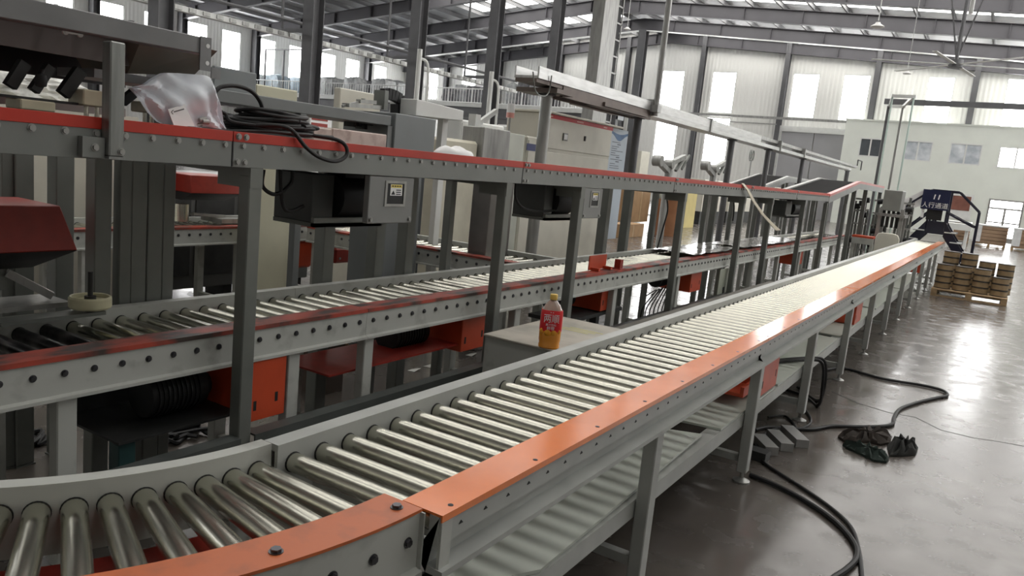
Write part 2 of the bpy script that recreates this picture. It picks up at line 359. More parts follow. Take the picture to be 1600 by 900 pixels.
def straight(label, X, Y, rot, L, W, kind='clean', legs=(), pitch=.104, shelf=False, name='roller_conveyor', group=None, n0=.052, far_top=.862, darkto=None, legz=0):
    t = thing(name, label, 'conveyor', (0,0,0), group)
    paint = {'clean': GREY, 'worn': GREYW}[kind]; cov = {'clean': ORANGE, 'worn': REDW}[kind]
    # near side frame: web with recess and bottom flange
    if kind == 'clean':
        prof = [(-.03,.843),(-.002,.843),(-.002,.772),(-.05,.764),(-.05,.724),(-.004,.716),(.018,.716),(.018,.700),(-.03,.700)]
    else:
        prof = [(-.03,.843),(-.002,.843),(-.002,.712),(.016,.706),(.016,.694),(-.03,.694)]
    part(t, 'side_frame', paint, MB().prism(prof, .001, L-.001), .0015)
    if kind == 'clean': part(t, 'recess_shade_strip', DARK, MB().box(-.052, .002, .7245, -.047, L-.002, .7635))  # dark strip paints the shade inside the recess
    # far rail: raised guard
    part(t, 'guard_rail', paint, MB().prism([(-W,far_top),(-W+.042,far_top),(-W+.042,.70),(-W+.03,.70),(-W+.03,far_top-.02),(-W,far_top-.02),(-W,.70),(-W-.012,.70),(-W-.012,far_top)][::-1], .001, L-.001), .002)
    # cover strip with folded lip
    part(t, 'cover_strip', cov, MB().prism([(-.113,.844),(.0015,.844),(.0015,.832),(.005,.832),(.005,.850),(-.113,.850)], .002, L-.002), .0012)
    if kind == 'clean':
        yy = .06
        while yy < L-.03: inst('fixing_hole', HOLE, t, (-.016, yy, .8498)); yy += .39
        yy = .08
        while yy < L-.05: inst('slot', SLOT, t, (-.0025, yy, .800)); yy += .104
    W2 = W-.042-.02
    n = int((L-n0+.01)/pitch)+1
    for k in range(n):
        yy = n0+k*pitch
        if yy > L-.02: break
        g = darkto is not None and yy < darkto
        key = (round(W2, 3), g)
        if key not in RM: RM[key] = roller_mesh(W2, m=GRIME if g else STEEL)
        inst('roller', RM[key], t, (-W+.04, yy, .802))
        if kind == 'worn': inst('bolt', BOLTD, t, (-.002, yy, .785))
    for yy in (.15, L/2, L-.15): part(t, 'cross_member', paint, MB().box(-W+.045, yy-.02, .705, -.062, yy+.02, .735))
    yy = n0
    while yy <= L-.02: inst('rail_hole_disc', BCM, t, (-W+.0425, yy, .802)); yy += pitch
    for yy in legs:
        leg(t, -.035, yy, .70, paint); leg(t, -W+.03, yy, .70, paint)
        part(t, 'leg_brace', paint, MB().box(-W+.06, yy-.02, .115, -.065, yy+.02, .155))
    if shelf:
        part(t, 'shelf_rail', paint, MB().prism([(-.066,.40),(-.066,.325),(-.10,.325),(-.10,.333),(-.073,.333),(-.073,.392),(-.14,.392),(-.14,.40)], 0, L))
        part(t, 'shelf_rail', paint, MB().prism([(-W+.005,.40),(-W+.005,.325),(-W+.012,.325),(-W+.012,.392),(-W+.11,.392),(-W+.11,.40)], 0, L))
    t.location = (X, Y, 0); t.rotation_euler = (0, 0, rot)
    t['_o'] = (X, Y, 0)
    for c in t.children_recursive: c['_o'] = (X, Y, 0)
    return t
# ---- near line
NX = -.95; NW = .58
near = []
NY = [1.34, 4.25, 7.37, 10.49, 13.61, 16.73, 19.85]
NL = ['first straight near conveyor section after the curve, glossy orange strip and wide-open rollers',
 'near line section beside the black rags and floor cables, orange guard under it',
 'third straight section of the near conveyor line, after the dark seam in its rollers',
 'near line section level with the middle of the aisle, thin orange strip',
 'near line section just before the spool pallet',
 'last narrow-looking near line section, ending under the dark blue stair bridge']
for i in range(6):
    y0, y1 = NY[i], NY[i+1]; L = y1-y0
    lg = (1.43,) if i == 0 else (.045, 1.56)
    near.append(straight(NL[i], NX, y0, 0, L, NW, 'clean', lg if i else (1.43,), shelf=True, n0=.055, group='near roller line sections'))
part(near[0], 'side_joint_plate', GREYW, MB().box(NX-.004, 1.345, .70, NX+.004, 1.385, .84))
# ---- curved section: centre of the bend at (-2.49, 1.34)
cx, cy, Ri, Ro = -2.49, 1.335, .945, 1.495
cv = thing('roller_conveyor', 'curved end section of the near conveyor, fanned tapered rollers and scuffed orange strip', 'conveyor', (0,0,0), 'near roller line sections')
def arc_strip(prof, a0, a1, n=28):
    mb = MB(); rings = []
    for k in range(n+1):
        a = a0+(a1-a0)*k/n
        rings.append([mb.b.verts.new((cx+r*math.cos(a), cy+r*math.sin(a), z)) for r, z in prof])
    for A, B in zip(rings, rings[1:]):
        for k in range(len(prof)): mb.b.faces.new((A[k], A[(k+1)%len(prof)], B[(k+1)%len(prof)], B[k]))
    mb.b.faces.new(rings[0]); mb.b.faces.new(rings[-1][::-1]); return mb
A0, A1 = math.radians(-78), math.radians(-.15)
part(cv, 'guard_rail', GREYW, arc_strip([(Ri,.866),(Ri+.042,.866),(Ri+.042,.70),(Ri+.03,.70),(Ri+.03,.85),(Ri,.85)], A0, A1))
part(cv, 'side_frame', GREYW, arc_strip([(Ro-.03,.848),(Ro-.004,.848),(Ro-.004,.712),(Ro+.014,.706),(Ro+.014,.694),(Ro-.03,.694)], A0, A1))
COVC = mat('scuffed_orange_paint', (.52, .13, .04), .4, 0, 0, 14, col2=(.24, .08, .04), lo=.5, hi=.95, bump=.05)
part(cv, 'cover_strip', COVC, arc_strip([(Ro-.115,.848),(Ro,.848),(Ro,.855),(Ro-.115,.855)], A0, A1))
part(cv, 'end_plate', GREYW, MB().box(cx+Ro-.085, cy-.006, .70, cx+Ro+.008, cy-.001, .846))
cr = MB(); cr.cyl((.0,0,0), (Ro-Ri-.07,0,0), .027, 24, r2=.029)
crm = cr.mesh('roller', STEEL)
for k in range(19):
    a = math.radians(-2.8-4.1*k)
    d_ = Vector((math.cos(a), math.sin(a), 0)); inst('rail_hole_disc', BCM, cv, Vector((cx, cy, .802))+d_*(Ri+.0425), (0, 0, a))
    inst('roller', crm, cv, (cx+(Ri+.045)*math.cos(a), cy+(Ri+.045)*math.sin(a), .802), (0, 0, a))
    if k < 8: inst('bolt', BOLTD, cv, (cx+(Ro-.004)*math.cos(a+.02), cy+(Ro-.004)*math.sin(a+.02), .785), (0, 0, a+.02))
for a_ in (-1.6, -14, -29): a = math.radians(a_); inst('bolt', BOLTZ, cv, (cx+(Ro-.045)*math.cos(a), cy+(Ro-.045)*math.sin(a), .855))
part(cv, 'under_tray', REDBOX, arc_strip([(Ri+.1,.70),(Ro-.1,.70),(Ro-.1,.706),(Ri+.1,.706)], math.radians(-60), math.radians(-12)))
for a_ in (-6, -50):
    a = math.radians(a_); leg(cv, cx+(Ro-.04)*math.cos(a), cy+(Ro-.04)*math.sin(a), .70, GREY); leg(cv, cx+(Ri+.03)*math.cos(a), cy+(Ri+.03)*math.sin(a), .70, GREY)
# ---- middle line
MX = -2.62; MW = .57
MY = [.2, 2.9, 5.9, 8.9, 11.65, 14.5, 17.4]
ML = ['middle conveyor section at the left with black grimy rollers and rubbed red strip',
 'middle line section with worn red strip, seen behind the juice bottle and thin posts',
 'middle line section carrying the upright orange stop plate, with orange guard below',
 'middle line section under the glossy plastic sheets, right of the orange stop plate',
 'middle line section with its legs showing above the near conveyor, towards the far end',
 'farthest middle line section, ending at the grey work tables']
mid = []
for i in range(6):
    L = MY[i+1]-MY[i]
    ylg = {0: (ax(107,680,MX).y-.2, ax(460,600,MX).y-.2), 1: (-.0+.04, 1.5), 2: (.07, 1.6), 3: (.04, 1.4), 4: (.04, 1.5), 5: (.04, 1.5)}[i]
    mid.append(straight(ML[i], MX, MY[i], 0, L, MW, 'worn', ylg, darkto=1.45 if i == 0 else None, group='middle roller line sections', n0=.05, far_top=.866))
# orange drive guards hanging below the lines (parts of their section)
def guard(parent, X, y0, y1, z0, z1, depth=.32, holes=True):
    mb = MB().box(X-.004, y0, z0, X, y1, z1).box(X-depth, y0, z0, X-.004, y0+.004, z1).box(X-depth, y0+.004, z0, X-.004, y1, z0+.004)
    mb.box(X-depth, y0-.9 if False else y0+.004, z1-.004, X-.004, y1, z1)
    g = part(parent, 'drive_guard', ORANGED, mb, .002)
    h = MB()
    for yy, zz in ((y0+.04, z0+.07), (y1-.05, z0+.09)): h.box(X, yy-.008, zz-.022, X+.001, yy+.008, zz+.022)
    h.build('slot', BLACK, g)
    return g
def motor(parent, c, axis, L, r, m=BLACK):
    c = Vector(c); v = Vector({'x': (1,0,0), 'y': (0,1,0)}[axis]); mb = MB().cyl(c-v*L/2, c+v*L/2, r, 20)
    for k in range(10): mb.cyl(c-v*L*.4+v*(L*.08*k), c-v*L*.4+v*(L*.08*k+.006), r*1.07, 20)
    mb.cyl(c+v*L/2, c+v*(L/2+.04), r*.6, 14).box(c.x-r*.5, c.y-r*.5, c.z+r*.7, c.x+r*.5, c.y+r*.5, c.z+r*1.35)
    return part(parent, 'motor', m, mb)
ga, gb = ax(388,600,MX+.01), ax(446,600,MX+.01); guard(mid[0], MX+.01, ga.y, gb.y, .42, .69, .45); motor(mid[0], (MX-.22, ga.y-.22, .56), 'y', .26, .09)
part(mid[0], 'drive_tray', DARK, MB().box(MX-.45, ga.y-.55, .45, MX-.04, ga.y, .46).box(MX-.46, ga.y-.55, .45, MX-.45, ga.y, .60))
ga, gb = ax(722,520,MX-.06), ax(757,520,MX-.06); guard(mid[1], MX-.06, ga.y, gb.y+.02, .46, .69, .4); motor(mid[1], (MX-.3, ga.y-.28, .58), 'y', .3, .09)
part(mid[1], 'drive_tray', REDBOX, MB().box(MX-.45, ga.y-1.1, .50, MX-.08, ga.y, .51))
ga, gb = ax(940,465,MX-.06), ax(964,460,MX-.06); guard(mid[2], MX-.06, ga.y, gb.y, .50, .69, .35); motor(mid[2], (MX-.3, ga.y-.3, .6), 'y', .3, .08)
part(mid[2], 'motor_bracket', DARK, MB().box(MX-.4, ga.y-.6, .46, MX-.06, gb.y+.15, .49).box(MX-.12, ga.y-.06, .0, MX-.06, ga.y, .46))
ga, gb = ax(1080,436,MX-.06), ax(1096,433,MX-.06); guard(mid[2], MX-.06, ga.y, gb.y, .46, .69, .35); motor(mid[2], (MX-.3, ga.y-.3, .6), 'y', .3, .08)
ga = ax(1250,415,MX-.06); guard(mid[4], MX-.06, 13.2, 13.6, .45, .69, .35)
ga, gb = ax(1192,590,NX+.0), ax(1222,575,NX+.0)
g1 = guard(near[1], NX-.07, 4.58, 4.98, .425, .69, .3)
part(near[1], 'drive_tray', ORANGED, MB().box(NX-.50, 4.32, .47, NX-.10, 4.578, .49).box(NX-.12, 4.32, .49, NX-.10, 4.578, .53))
guard(near[2], NX-.07, 8.1, 8.5, .42, .69, .3); guard(near[4], NX-.07, 15.6, 16.0, .42, .69, .3)
# orange stop plate and small red stop on the middle line
a, b = ax(919,422,MX-.12), ax(948,398,MX-.12)
sp = thing('stop_plate', 'upright orange stop plate standing on the middle conveyor', 'stop plate', (MX-.12, a.y, .852))
MB().box(MX-.125, a.y, .852, MX-.115, b.y, .97).build('plate', ORANGED, sp, .002)
MB().box(MX-.115, a.y+.03, .852, MX-.04, a.y+.06, .875).box(MX-.115, b.y-.06, .852, MX-.04, b.y-.03, .875).build('bracket', ORANGED, sp)
a = ax(966,416,MX-.05)
tag(MB().box(MX-.075, a.y-.03, .851, MX-.02, a.y+.03, .93).box(MX-.09, a.y-.05, .851, MX-.005, a.y+.05, .857).build('stop_block', REDBOX, None, .002), 'small dark red stop block right of the orange stop plate', 'stop block')
# ---- background loop
straight('background conveyor running behind the grey posts at the left, level with the red robot heads', -5.72, 1.0, 0, 4.9, .62, 'worn', (.4, 2.2, 3.6, 4.7), group='background loop conveyors')
straight('background cross conveyor joining the middle line behind the thin posts', -5.66, 5.32, -PI/2, 2.44, .66, 'worn', (.1, 1.3, 2.3), group='background loop conveyors')
straight('short dark cross conveyor feeding the middle line at the left edge of the picture', -3.24, .98, PI/2, 2.3, .78, 'worn', (), group='background loop conveyors')
straight('far pale conveyor glimpsed high between the left posts', -8.0, 3.4, PI/2, 3.4, .62, 'clean', (.5, 2.0), group='background loop conveyors')
# ---- shelf panels below the near line
PANM = ribbed('ribbed_panel', (.50, .53, .48), 'Y', .09, .4, .015)
def panel(label, pts, z, tilt=0, th=.012):
    mb = MB(); q = [(p[0], p[1], z+p[2] if len(p) > 2 else z) for p in pts]
    mb.hexa(q+[(a, b, c+th) for a, b, c in q]); return tag(mb.build('shelf_panel', PANM, None, .001), label, 'panel', 'loose panels under the near conveyor')
panel('pale panel slipped askew on the shelf rails nearest the viewer', [(-1.29,3.56,.01),(-1.06,3.66,.01),(-1.02,2.0,.0),(-1.24,1.6,.0)][::-1], .401)
panel('pale panel lying level beyond the askew one, dark gap before it', [(-1.42,4.95),(-1.02,4.95),(-1.02,3.85),(-1.30,3.80)][::-1], .402)
for i, (a_, b_) in enumerate([(5.05,7.2),(7.35,9.6),(9.7,12.3),(12.4,15.2)]):
    panel(['pale panel with two black cables draped over it', 'fourth pale panel under the near line', 'fifth pale panel under the near line, level with the dark motor guards', 'farthest pale panel visible under the near line'][i], [(-1.445,b_),(-1.02,b_),(-1.02,a_),(-1.445,a_)][::-1], .402)
dt = tag(MB().prism([(-1.44,.16),(-1.18,.16),(-1.18,.26),(-1.19,.26),(-1.19,.17),(-1.43,.17),(-1.43,.26),(-1.44,.26)], 1.5, 4.2).build('cable_tray', DARK, None), 'dark open cable tray running under the near conveyor', 'cable tray')
# stone slab platform between the lines, behind the bottle table
shf = tag(MB().box(-2.44, 4.42, .38, -1.62, 10.5, .44).build('low_platform', mat('dusty_panel', (.20, .19, .165), .6, 0, .2, 2), None, .004), 'low dusty grey platform between the two conveyors behind the bottle', 'platform')
# ================================================================ upper deck line
UX = -2.5; UW = .65
UY = [-.3, 1.95, 4.07, 6.68, 9.2, 11.63, 14.1]
UL = ['upper deck section at the far left, red edge and grey beam left of the seam', 'upper deck section under the black cable coil and grey portal machine',
      'upper deck section in front of the beige cabinet', 'upper deck section right of the cabinet, holding the dark motor',
      'upper deck section with the pale strip dangling over its edge', 'last level upper deck section, before the black belt ramp']
def deck(label, y0, y1, bolts=True):
    t = thing('deck_conveyor', label, 'conveyor', (UX, y0, 0), 'upper deck sections')
    L = y1-y0
    for s, nm in ((0, 1), (1, 0)):
        X = UX-UW*s; d = -1 if s == 0 else 1
        part(t, 'side_beam', BEAM, MB().prism([(X,1.53),(X,1.635),(X+d*.008,1.635),(X+d*.008,1.538),(X+d*.06,1.538),(X+d*.06,1.53)], y0+.002, y1-.002), .001)
        part(t, 'edge_strip', RED, MB().prism([(X-d*.004,1.626),(X-d*.004,1.664),(X+d*.09,1.664),(X+d*.09,1.659),(X,1.659),(X,1.626)], y0+.002, y1-.002), .001)
    part(t, 'belt', BLACK, MB().box(UX-UW+.09, y0, 1.615, UX-.09, y1, 1.65))
    y = y0+.2
    while y < y1-.1: part(t, 'cross_member', POST, MB().box(UX-UW+.01, y, 1.54, UX-.01, y+.04, 1.60)); y += .5
    y = y0+.05
    while y < y1-.03: inst('bolt', BOLTX, t, (UX, y, 1.612)); y += .0985
    for yy in (y0+.025, y0+.06): inst('bolt', BOLTX, t, (UX, yy, 1.55)); inst('bolt', BOLTX, t, (UX+.004, yy+.0, 1.646))
    part(t, 'joint_seam', BLACK, MB().box(UX-.001, y0+.0, 1.532, UX+.001, y0+.006, 1.63))
    return t
decks = [deck(UL[i], UY[i], UY[i+1]) for i in range(6)]
# ramps
def ramp(label, X, y0, y1, z0, z1, yend, m_edge, W=.76):
    t = thing('belt_ramp', label, 'ramp', (X, y0, z0))
    for XX, mm in ((X, m_edge), (X-W, GALV)):
        part(t, 'side_beam', BEAM, MB().hexa([(XX-.04,y0,z0-.13),(XX,y0,z0-.13),(XX,y1,z1-.13),(XX-.04,y1,z1-.13),(XX-.04,y0,z0-.02),(XX,y0,z0-.02),(XX,y1,z1-.02),(XX-.04,y1,z1-.02)])
             .box(XX-.04, y1, z1-.13, XX, yend, z1-.02))
        part(t, 'edge_strip', mm, MB().hexa([(XX-.07,y0,z0-.02),(XX+.004,y0,z0-.02),(XX+.004,y1,z1-.02),(XX-.07,y1,z1-.02),(XX-.07,y0,z0+.025),(XX+.004,y0,z0+.025),(XX+.004,y1,z1+.025),(XX-.07,y1,z1+.025)])
             .box(XX-.07, y1, z1-.02, XX+.004, yend, z1+.025))
    part(t, 'belt', BELT, MB().hexa([(X-W+.0,y0,z0-.03),(X-.07,y0,z0-.03),(X-.07,y1,z1-.03),(X-W+.0,y1,z1-.03),(X-W,y0,z0),(X-.07,y0,z0),(X-.07,y1,z1),(X-W,y1,z1)])
         .box(X-W, y1, z1-.03, X-.07, yend, z1))
    for yy in (y1-.3, y1+1.2, yend-.2):
        for XX in (X-.04, X-W-.02): part(t, 'leg', POST, MB().box(XX-.04, yy-.04, 0, XX+.04, yy+.04, (z1-.13) if yy >= y1 else z0+(z1-z0)*(yy-y0)/(y1-y0)-.12))
    return t
PINKR = mat('faded_red_paint', (.50, .13, .12), .35, 0, .1, 3)
ramp('near black belt ramp with faded red edge, climbing from the end of the upper deck', UX, 14.12, 17.2, 1.63, 1.95, 21.0, PINKR)
ramp('second black belt ramp, behind and left of the near one, grey edged', -4.9, 18.9, 21.5, 1.645, 2.0, 25.0, GALV)
# front posts of the deck
posts = []
def deck_post(label, X, y, z0, z1, w=.064, m=POST, group='deck posts', grp=True):
    t = thing('deck_post', label, 'post', (X, y, z0), group)
    MB().box(X-w/2, y-w/2, z0+.008, X+w/2, y+w/2, z1).build('tube', m, t, .004)
    MB().box(X-w*.55, y-w*.55, z0, X+w*.55, y+w*.55, z0+.008).build('foot_plate', m, t)
    return t
fp = [(391, 300, 'left of the orange guard, in front of the middle line'), (785, 330, 'immediately left of the juice bottle'), (900, 340, 'immediately right of the juice bottle'),
      (1060, 360, 'third to the right of the juice bottle, before the orange guard'), (1155, 350, 'where the pale strip starts to hang'), (1200, 345, 'crossed by the end of the hanging pale strip'),
      (1252, 340, 'just right of the tip of the hanging pale strip'), (1287, 340, 'under the last deck joint'), (1318, 335, 'under the foot of the near ramp')]
FY = []
for px_, py_, lb in fp:
    p = ax(px_, py_, UX-.035); FY.append(p.y); t = deck_post('grey square deck post '+lb, UX-.035, p.y, 0, 1.5)
    if p.y < 14: MB().box(UX-.20, p.y-.03, 1.45, UX-.0, p.y+.03, 1.50).box(UX-UW+.02, p.y-.03, 1.50, UX-.0, p.y+.03, 1.53).build('top_bracket', POST, t)
rp = [(155, 380, 'thin one at the far left above the cream wheel', .075, POST), (190, 380, 'darker one left of the twin wide posts', .055, POST),
      (211, 400, 'wide one left of the pair behind the black rollers', .075, POST), (236, 400, 'wide one right of the pair behind the black rollers', .075, POST), (257, 400, 'slim one left of the dim red robot head', .06, POST),
      (508, 400, 'at the corner of the background conveyors', .085, POST), (635, 390, 'below the switch box at its right', .085, POST), (587, 400, 'below the switch box at its left', .08, POST),
      (702, 330, 'thin one left of the broad galvanised column', .06, POST), (940, 390, 'pair right of the second switch box, left one', .09, POST),
      (975, 380, 'before the brown carton stack', .085, POST), (1018, 360, 'right of the brown carton stack', .06, POST), (1099, 345, 'before the white cabinets', .06, POST), (1113, 345, 'paler one before the white cabinets', .075, POST),
      (1140, 345, 'left of the hanging pale strip, back row', .06, POST), (1178, 345, 'back row, touching the pale strip', .06, POST), (1226, 350, 'back row, right of the strip tip', .06, POST), (1272, 340, 'back row near the ramp', .06, POST)]
for px_, py_, lb, w_, m_ in rp:
    p = ax(px_, py_, -3.26); deck_post('grey rear deck post '+lb, -3.26-w_/2+.03, p.y, 0, 1.5, w_, m_, 'rear deck posts')
lp = [(8, 'leftmost of the upright posts under the deck', .05, -3.75), (32, 'second upright from the left edge under the deck', .08, -3.75), (95, 'dark tall upright left of the thin wheel post', .085, -3.75)]
for px_, lb, w_, X in lp:
    p = ax(px_, 290, X); deck_post('grey rear deck post '+lb, X, p.y, 0, 1.52, w_, POST, 'rear deck posts')
# tall front post that carries the hopper frame
p = ax(177, 150, -2.474)
tp = deck_post('tall brushed steel post in front of the deck beam, carrying the hopper frame', -2.474, p.y, 1.535, 1.905, .05, mat('brushed_post', (.30,.31,.30), .35, .6, .15, 12, stretch=(3,3,.3)))
MB().box(-2.4955, p.y-.10, 1.535, -2.47, p.y-.028, 1.60).build('bolted_plate', BEAM, tp)
inst('bolt', BOLTX, tp, (-2.47, p.y-.06, 1.568)); inst('bolt', BOLTX, tp, (-2.449, p.y+.015, 1.56))
# long low frame rail
rl = thing('frame_rail', 'dark grey channel rail low behind the near conveyor, joining the deck posts', 'rail', (UX-.03, .8, .27))
DG = mat('dull_green_grey', (.085,.095,.09), .5, .2, .15, 5)
for y0, y1 in ((.9, FY[0]-.036), (FY[0]+.036, FY[1]-.036), (FY[1]+.036, 4.35)): MB().prism([(-2.48,.27),(-2.48,.42),(-2.55,.42),(-2.55,.412),(-2.488,.412),(-2.488,.278),(-2.55,.278),(-2.55,.27)], y0, y1).build('channel', DG, rl)
for y in (FY[0]+.08, FY[1]+.08): inst('bolt', BOLTX, rl, (-2.48, y, .34))
rl2 = thing('frame_rail', 'dark rail behind the low dusty platform, cables hanging on it', 'rail', (UX, 4.4, .3))
for y0, y1 in ((4.4, FY[2]-.036), (FY[2]+.036, FY[3]-.036), (FY[3]+.036, FY[4]-.036)): MB().box(-2.56, y0, .30, -2.50, y1, .40).build('bar', DARK, rl2)
# motors, gearbox plates and switch boxes below the deck
DGB = mat('gearbox_grey', (.075,.08,.078), .4, .2, .1, 5)
def drive(label, px0, px1, boxpx, ylab, zz=1.36):
    a = ax(px0, 290, -2.8); b = ax(px1, 300, -2.8)
    t = thing('drive_unit', label, 'motor', (-2.8, a.y, zz))
    L = b.y-a.y
    MB().cyl((-2.8, a.y+L*.38, zz+.04), (-2.8, b.y, zz+.04), .115, 24).cyl((-2.8, b.y, zz+.04), (-2.8, b.y+.06, zz+.04), .07, 16).box(-2.86, a.y+L*.5, zz+.13, -2.74, b.y-.1, zz+.17).build('motor', BLACK, t)
    MB().box(-2.98, a.y, zz-.08, -2.72, a.y+L*.30, zz+.15).build('gearbox_cover', DGB, t, .004)
    MB().box(-2.98, a.y, zz-.10, -2.70, b.y+.01, zz-.08).box(-2.72, a.y, zz-.10, -2.70, b.y+.01, zz-.055).build('mounting_plate', POST, t)
    return t
drive('black drive motor under the deck, left of the switch box with yellow label', 470, 575, None, 0)
drive('black drive motor under the deck left of the smaller grey switch box', 838, 880, None, 0, 1.37)
drive('black drive motor under the deck beyond the pale hanging strip', 1225, 1252, None, 0, 1.34)
def switch_box(label, px0, px1, pz0, X=-2.505):
    a = ax(px0, 300, X); b = ax(px1, 300, X); z0 = ax((px0+px1)/2, pz0, X).z
    t = thing('switch_box', label, 'switch box', (X, a.y, z0)); y0, y1 = a.y, b.y; W_ = y1-y0; H = 1.527-z0
    MB().box(X-.035, y0, z0, X, y1, 1.527).build('casing', mat('box_grey', (.235,.24,.235), .45, .1, .04, 4), t, .003)
    wy0, wy1, wz0, wz1 = y0+W_*.38, y0+W_*.76, z0+H*.42, z0+H*.86
    MB().box(X, wy0-.015, wz0-.012, X+.004, wy0, wz1+.012).box(X, wy1, wz0-.012, X+.004, wy1+.015, wz1+.012).box(X, wy0, wz0-.012, X+.004, wy1, wz0).box(X, wy0, wz1, X+.004, wy1, wz1+.012).build('window_frame', GALV, t)
    MB().box(X, wy0, wz0, X+.001, wy1, wz1).build('window', BLACK, t)
    lb = MB().box(X+.001, wy0+W_*.07, wz0+H*.18, X+.003, wy1-W_*.04, wz1-H*.02).build('warning_label', SIGN, t, label='white label with a yellow heading and a warning triangle')
    MB().box(X+.003, wy0+W_*.08, wz1-H*.09, X+.0035, wy1-W_*.05, wz1-H*.025).build('label_heading', mat('label_yellow', (.75,.6,.1), .5, 0, 0), lb)
    mk = MB(); q = wy0+W_*.09; zb = wz0+H*.2
    mk.prism([(q, zb), (q+W_*.09, zb), (q+W_*.045, zb+H*.09)], X+.003, X+.0037, 'x')
    for k in range(3): mk.box(X+.003, q+W_*.11, zb+H*(.0+.045*k), X+.0037, q+W_*.22, zb+H*(.02+.045*k))
    for k in range(4): mk.box(X+.0035, wy0+W_*.10+k*W_*.055, wz1-H*.07, X+.0042, wy0+W_*.135+k*W_*.055, wz1-H*.045)
    mk.build('label_print', BLACK, lb)
    for yy, zz in ((y0+.02, z0+.02), (y1-.02, z0+.02)): inst('bolt', BOLTX, t, (X, yy, zz))
    return t
switch_box('grey switch box under the deck with yellow-headed warning label, the larger one', 577, 646, 349)
switch_box('smaller grey switch box under the deck, right of the juice bottle', 914, 942, 341)
# galvanised broad column behind the deck
for px_, w_, lb, X in ((753, .19, 'broad galvanised column rising behind the middle conveyor, left of the juice bottle', -3.75), (781, .10, 'slimmer grey column directly right of the broad galvanised one', -3.75)):
    p = ax(px_, 400, X); tag(MB().box(X-w_/2, p.y-w_/2, 0, X+w_/2, p.y+w_/2, 1.56).build('column', mat('column_galv', (.20,.19,.18), .35, .5, .15, 4), None, .006), lb, 'column')
# ================================================================ hopper machine above the deck (upper left)
hp = thing('hopper_machine', 'dark grey hopper frame with slanted rods above the deck at the upper left', 'machine', (-2.55, 1.4, 1.9))
DB = mat('dark_machine_paint', (.22,.22,.225), .4, .3, .1, 5); BR = mat('brown_grey_plate', (.14,.12,.115), .45, .3, .1, 3)
a = ax(0, -14, -2.5); b = ax(325, 60, -2.5); a2 = ax(0, 32, -2.5); b2 = ax(325, 86, -2.5)
MB().hexa([(-2.56,a.y-.6,a2.z-.0),(-2.5,a.y-.6,a2.z),(-2.5,b.y,b2.z),(-2.56,b.y,b2.z),(-2.56,a.y-.6,a.z+.0),(-2.5,a.y-.6,a.z),(-2.5,b.y,b.z),(-2.56,b.y,b.z)]).build('top_beam', DB, hp, .003)
a3 = ax(318, 70, -2.505)
MB().box(-2.50, a3.y-.02, 1.868, -2.494, a3.y+.025, 1.985).box(-2.50, a3.y+.03, 1.845, -2.496, a3.y+.07, 1.885).build('end_bracket', DB, hp)
h = MB(); 
for z in (1.955, 1.895): h.cyl((-2.4945, a3.y+.01, z), (-2.4925, a3.y+.01, z), .008, 12)
h.build('bracket_hole', SIGN, hp)
a = ax(0, 75, -2.7); b = ax(160, 108, -2.7); c = ax(0, 150, -2.7)
MB().box(-2.72, a.y-.5, 1.855, -2.70, ax(205,100,-2.7).y, 1.945).box(-2.74, a.y-.5, 1.945, -2.69, ax(205,100,-2.7).y, 1.95).build('cross_plate', BR, hp)
hb = MB(); y0 = ax(215, 100, -2.66).y; y1 = ax(318, 100, -2.66).y
hb.hexa([(-3.0,y0,1.83),(-2.72,y0,1.83),(-2.72,y1,1.86),(-3.0,y1,1.86),(-3.1,y0-.03,1.965),(-2.58,y0-.03,1.965),(-2.58,y1+.0,1.955),(-3.1,y1+.0,1.955)])
hb.build('hopper', mat('hopper_brown', (.22,.20,.165), .4, .3, .15, 4), hp)
MB().box(-2.97, ax(165,120,-2.66).y, 1.80, -2.73, y1-.02, 1.83).build('hopper_base', DB, hp)
rd = MB()
for x0, y0_, x1, y1_, w_ in ((15,135,38,98,.035), (52,142,78,104,.03), (98,148,125,110,.04), (190,160,215,140,.03)):
    p = ax(x0, y0_, -2.75); q = ax(x1, y1_, -2.75); MB().bar(p, q, w_, .03, (1,0,0)).build('slanted_rod', DARK, hp)
rd.box(-2.77, ax(-20,140,-2.75).y, ax(0,148,-2.75).z-.005, -2.73, ax(118,150,-2.75).y, ax(0,148,-2.75).z+.003)
rd.build('lower_ledge', DARK, hp)
kb = MB(); q = ax(64, 126, -2.7); kb.lathe([(0.0,-.022),(.016,-.018),(.02,0),(.016,.018),(.004,.022)], q, 14); kb.cyl(q+Vector((0,.0,.015)), q+Vector((0,.008,.036)), .005, 8); kb.build('clamp_knob', BLACK, hp)
q = ax(112, 50, -2.6); q2 = ax(48, 24, -2.6)
MB().bar(ax(100,50,-2.6), ax(127,54,-2.6), .006, .012, (1,0,0)).cyl(ax(102,50,-2.6)-Vector((.004,0,0)), ax(102,50,-2.6)+Vector((.004,0,0)), .009, 12).cyl(ax(125,54,-2.6)-Vector((.004,0,0)), ax(125,54,-2.6)+Vector((.004,0,0)), .009, 12).build('link_plate', WHITE, hp)
MB().box(-3.2, a.y-.5, 1.95, -2.76, y1, 1.975).box(-3.2, a.y-.5, 1.80, -3.17, y1, 1.95).build('back_plate', BLACK, hp)
for k, (x_, y_) in enumerate(((140, 25), (178, 30), (235, 45))):
    p = ax(45+60*k, 38+14*k, -2.72); part(hp, 'rib', DB, MB().hexa([(-3.1,p.y,1.945),(-2.6,p.y,1.945),(-2.6,p.y+.01,1.945),(-3.1,p.y+.01,1.945),(-3.1,p.y+.02,2.0),(-2.6,p.y+.02,2.0),(-2.6,p.y+.03,2.0),(-3.1,p.y+.03,2.0)]))
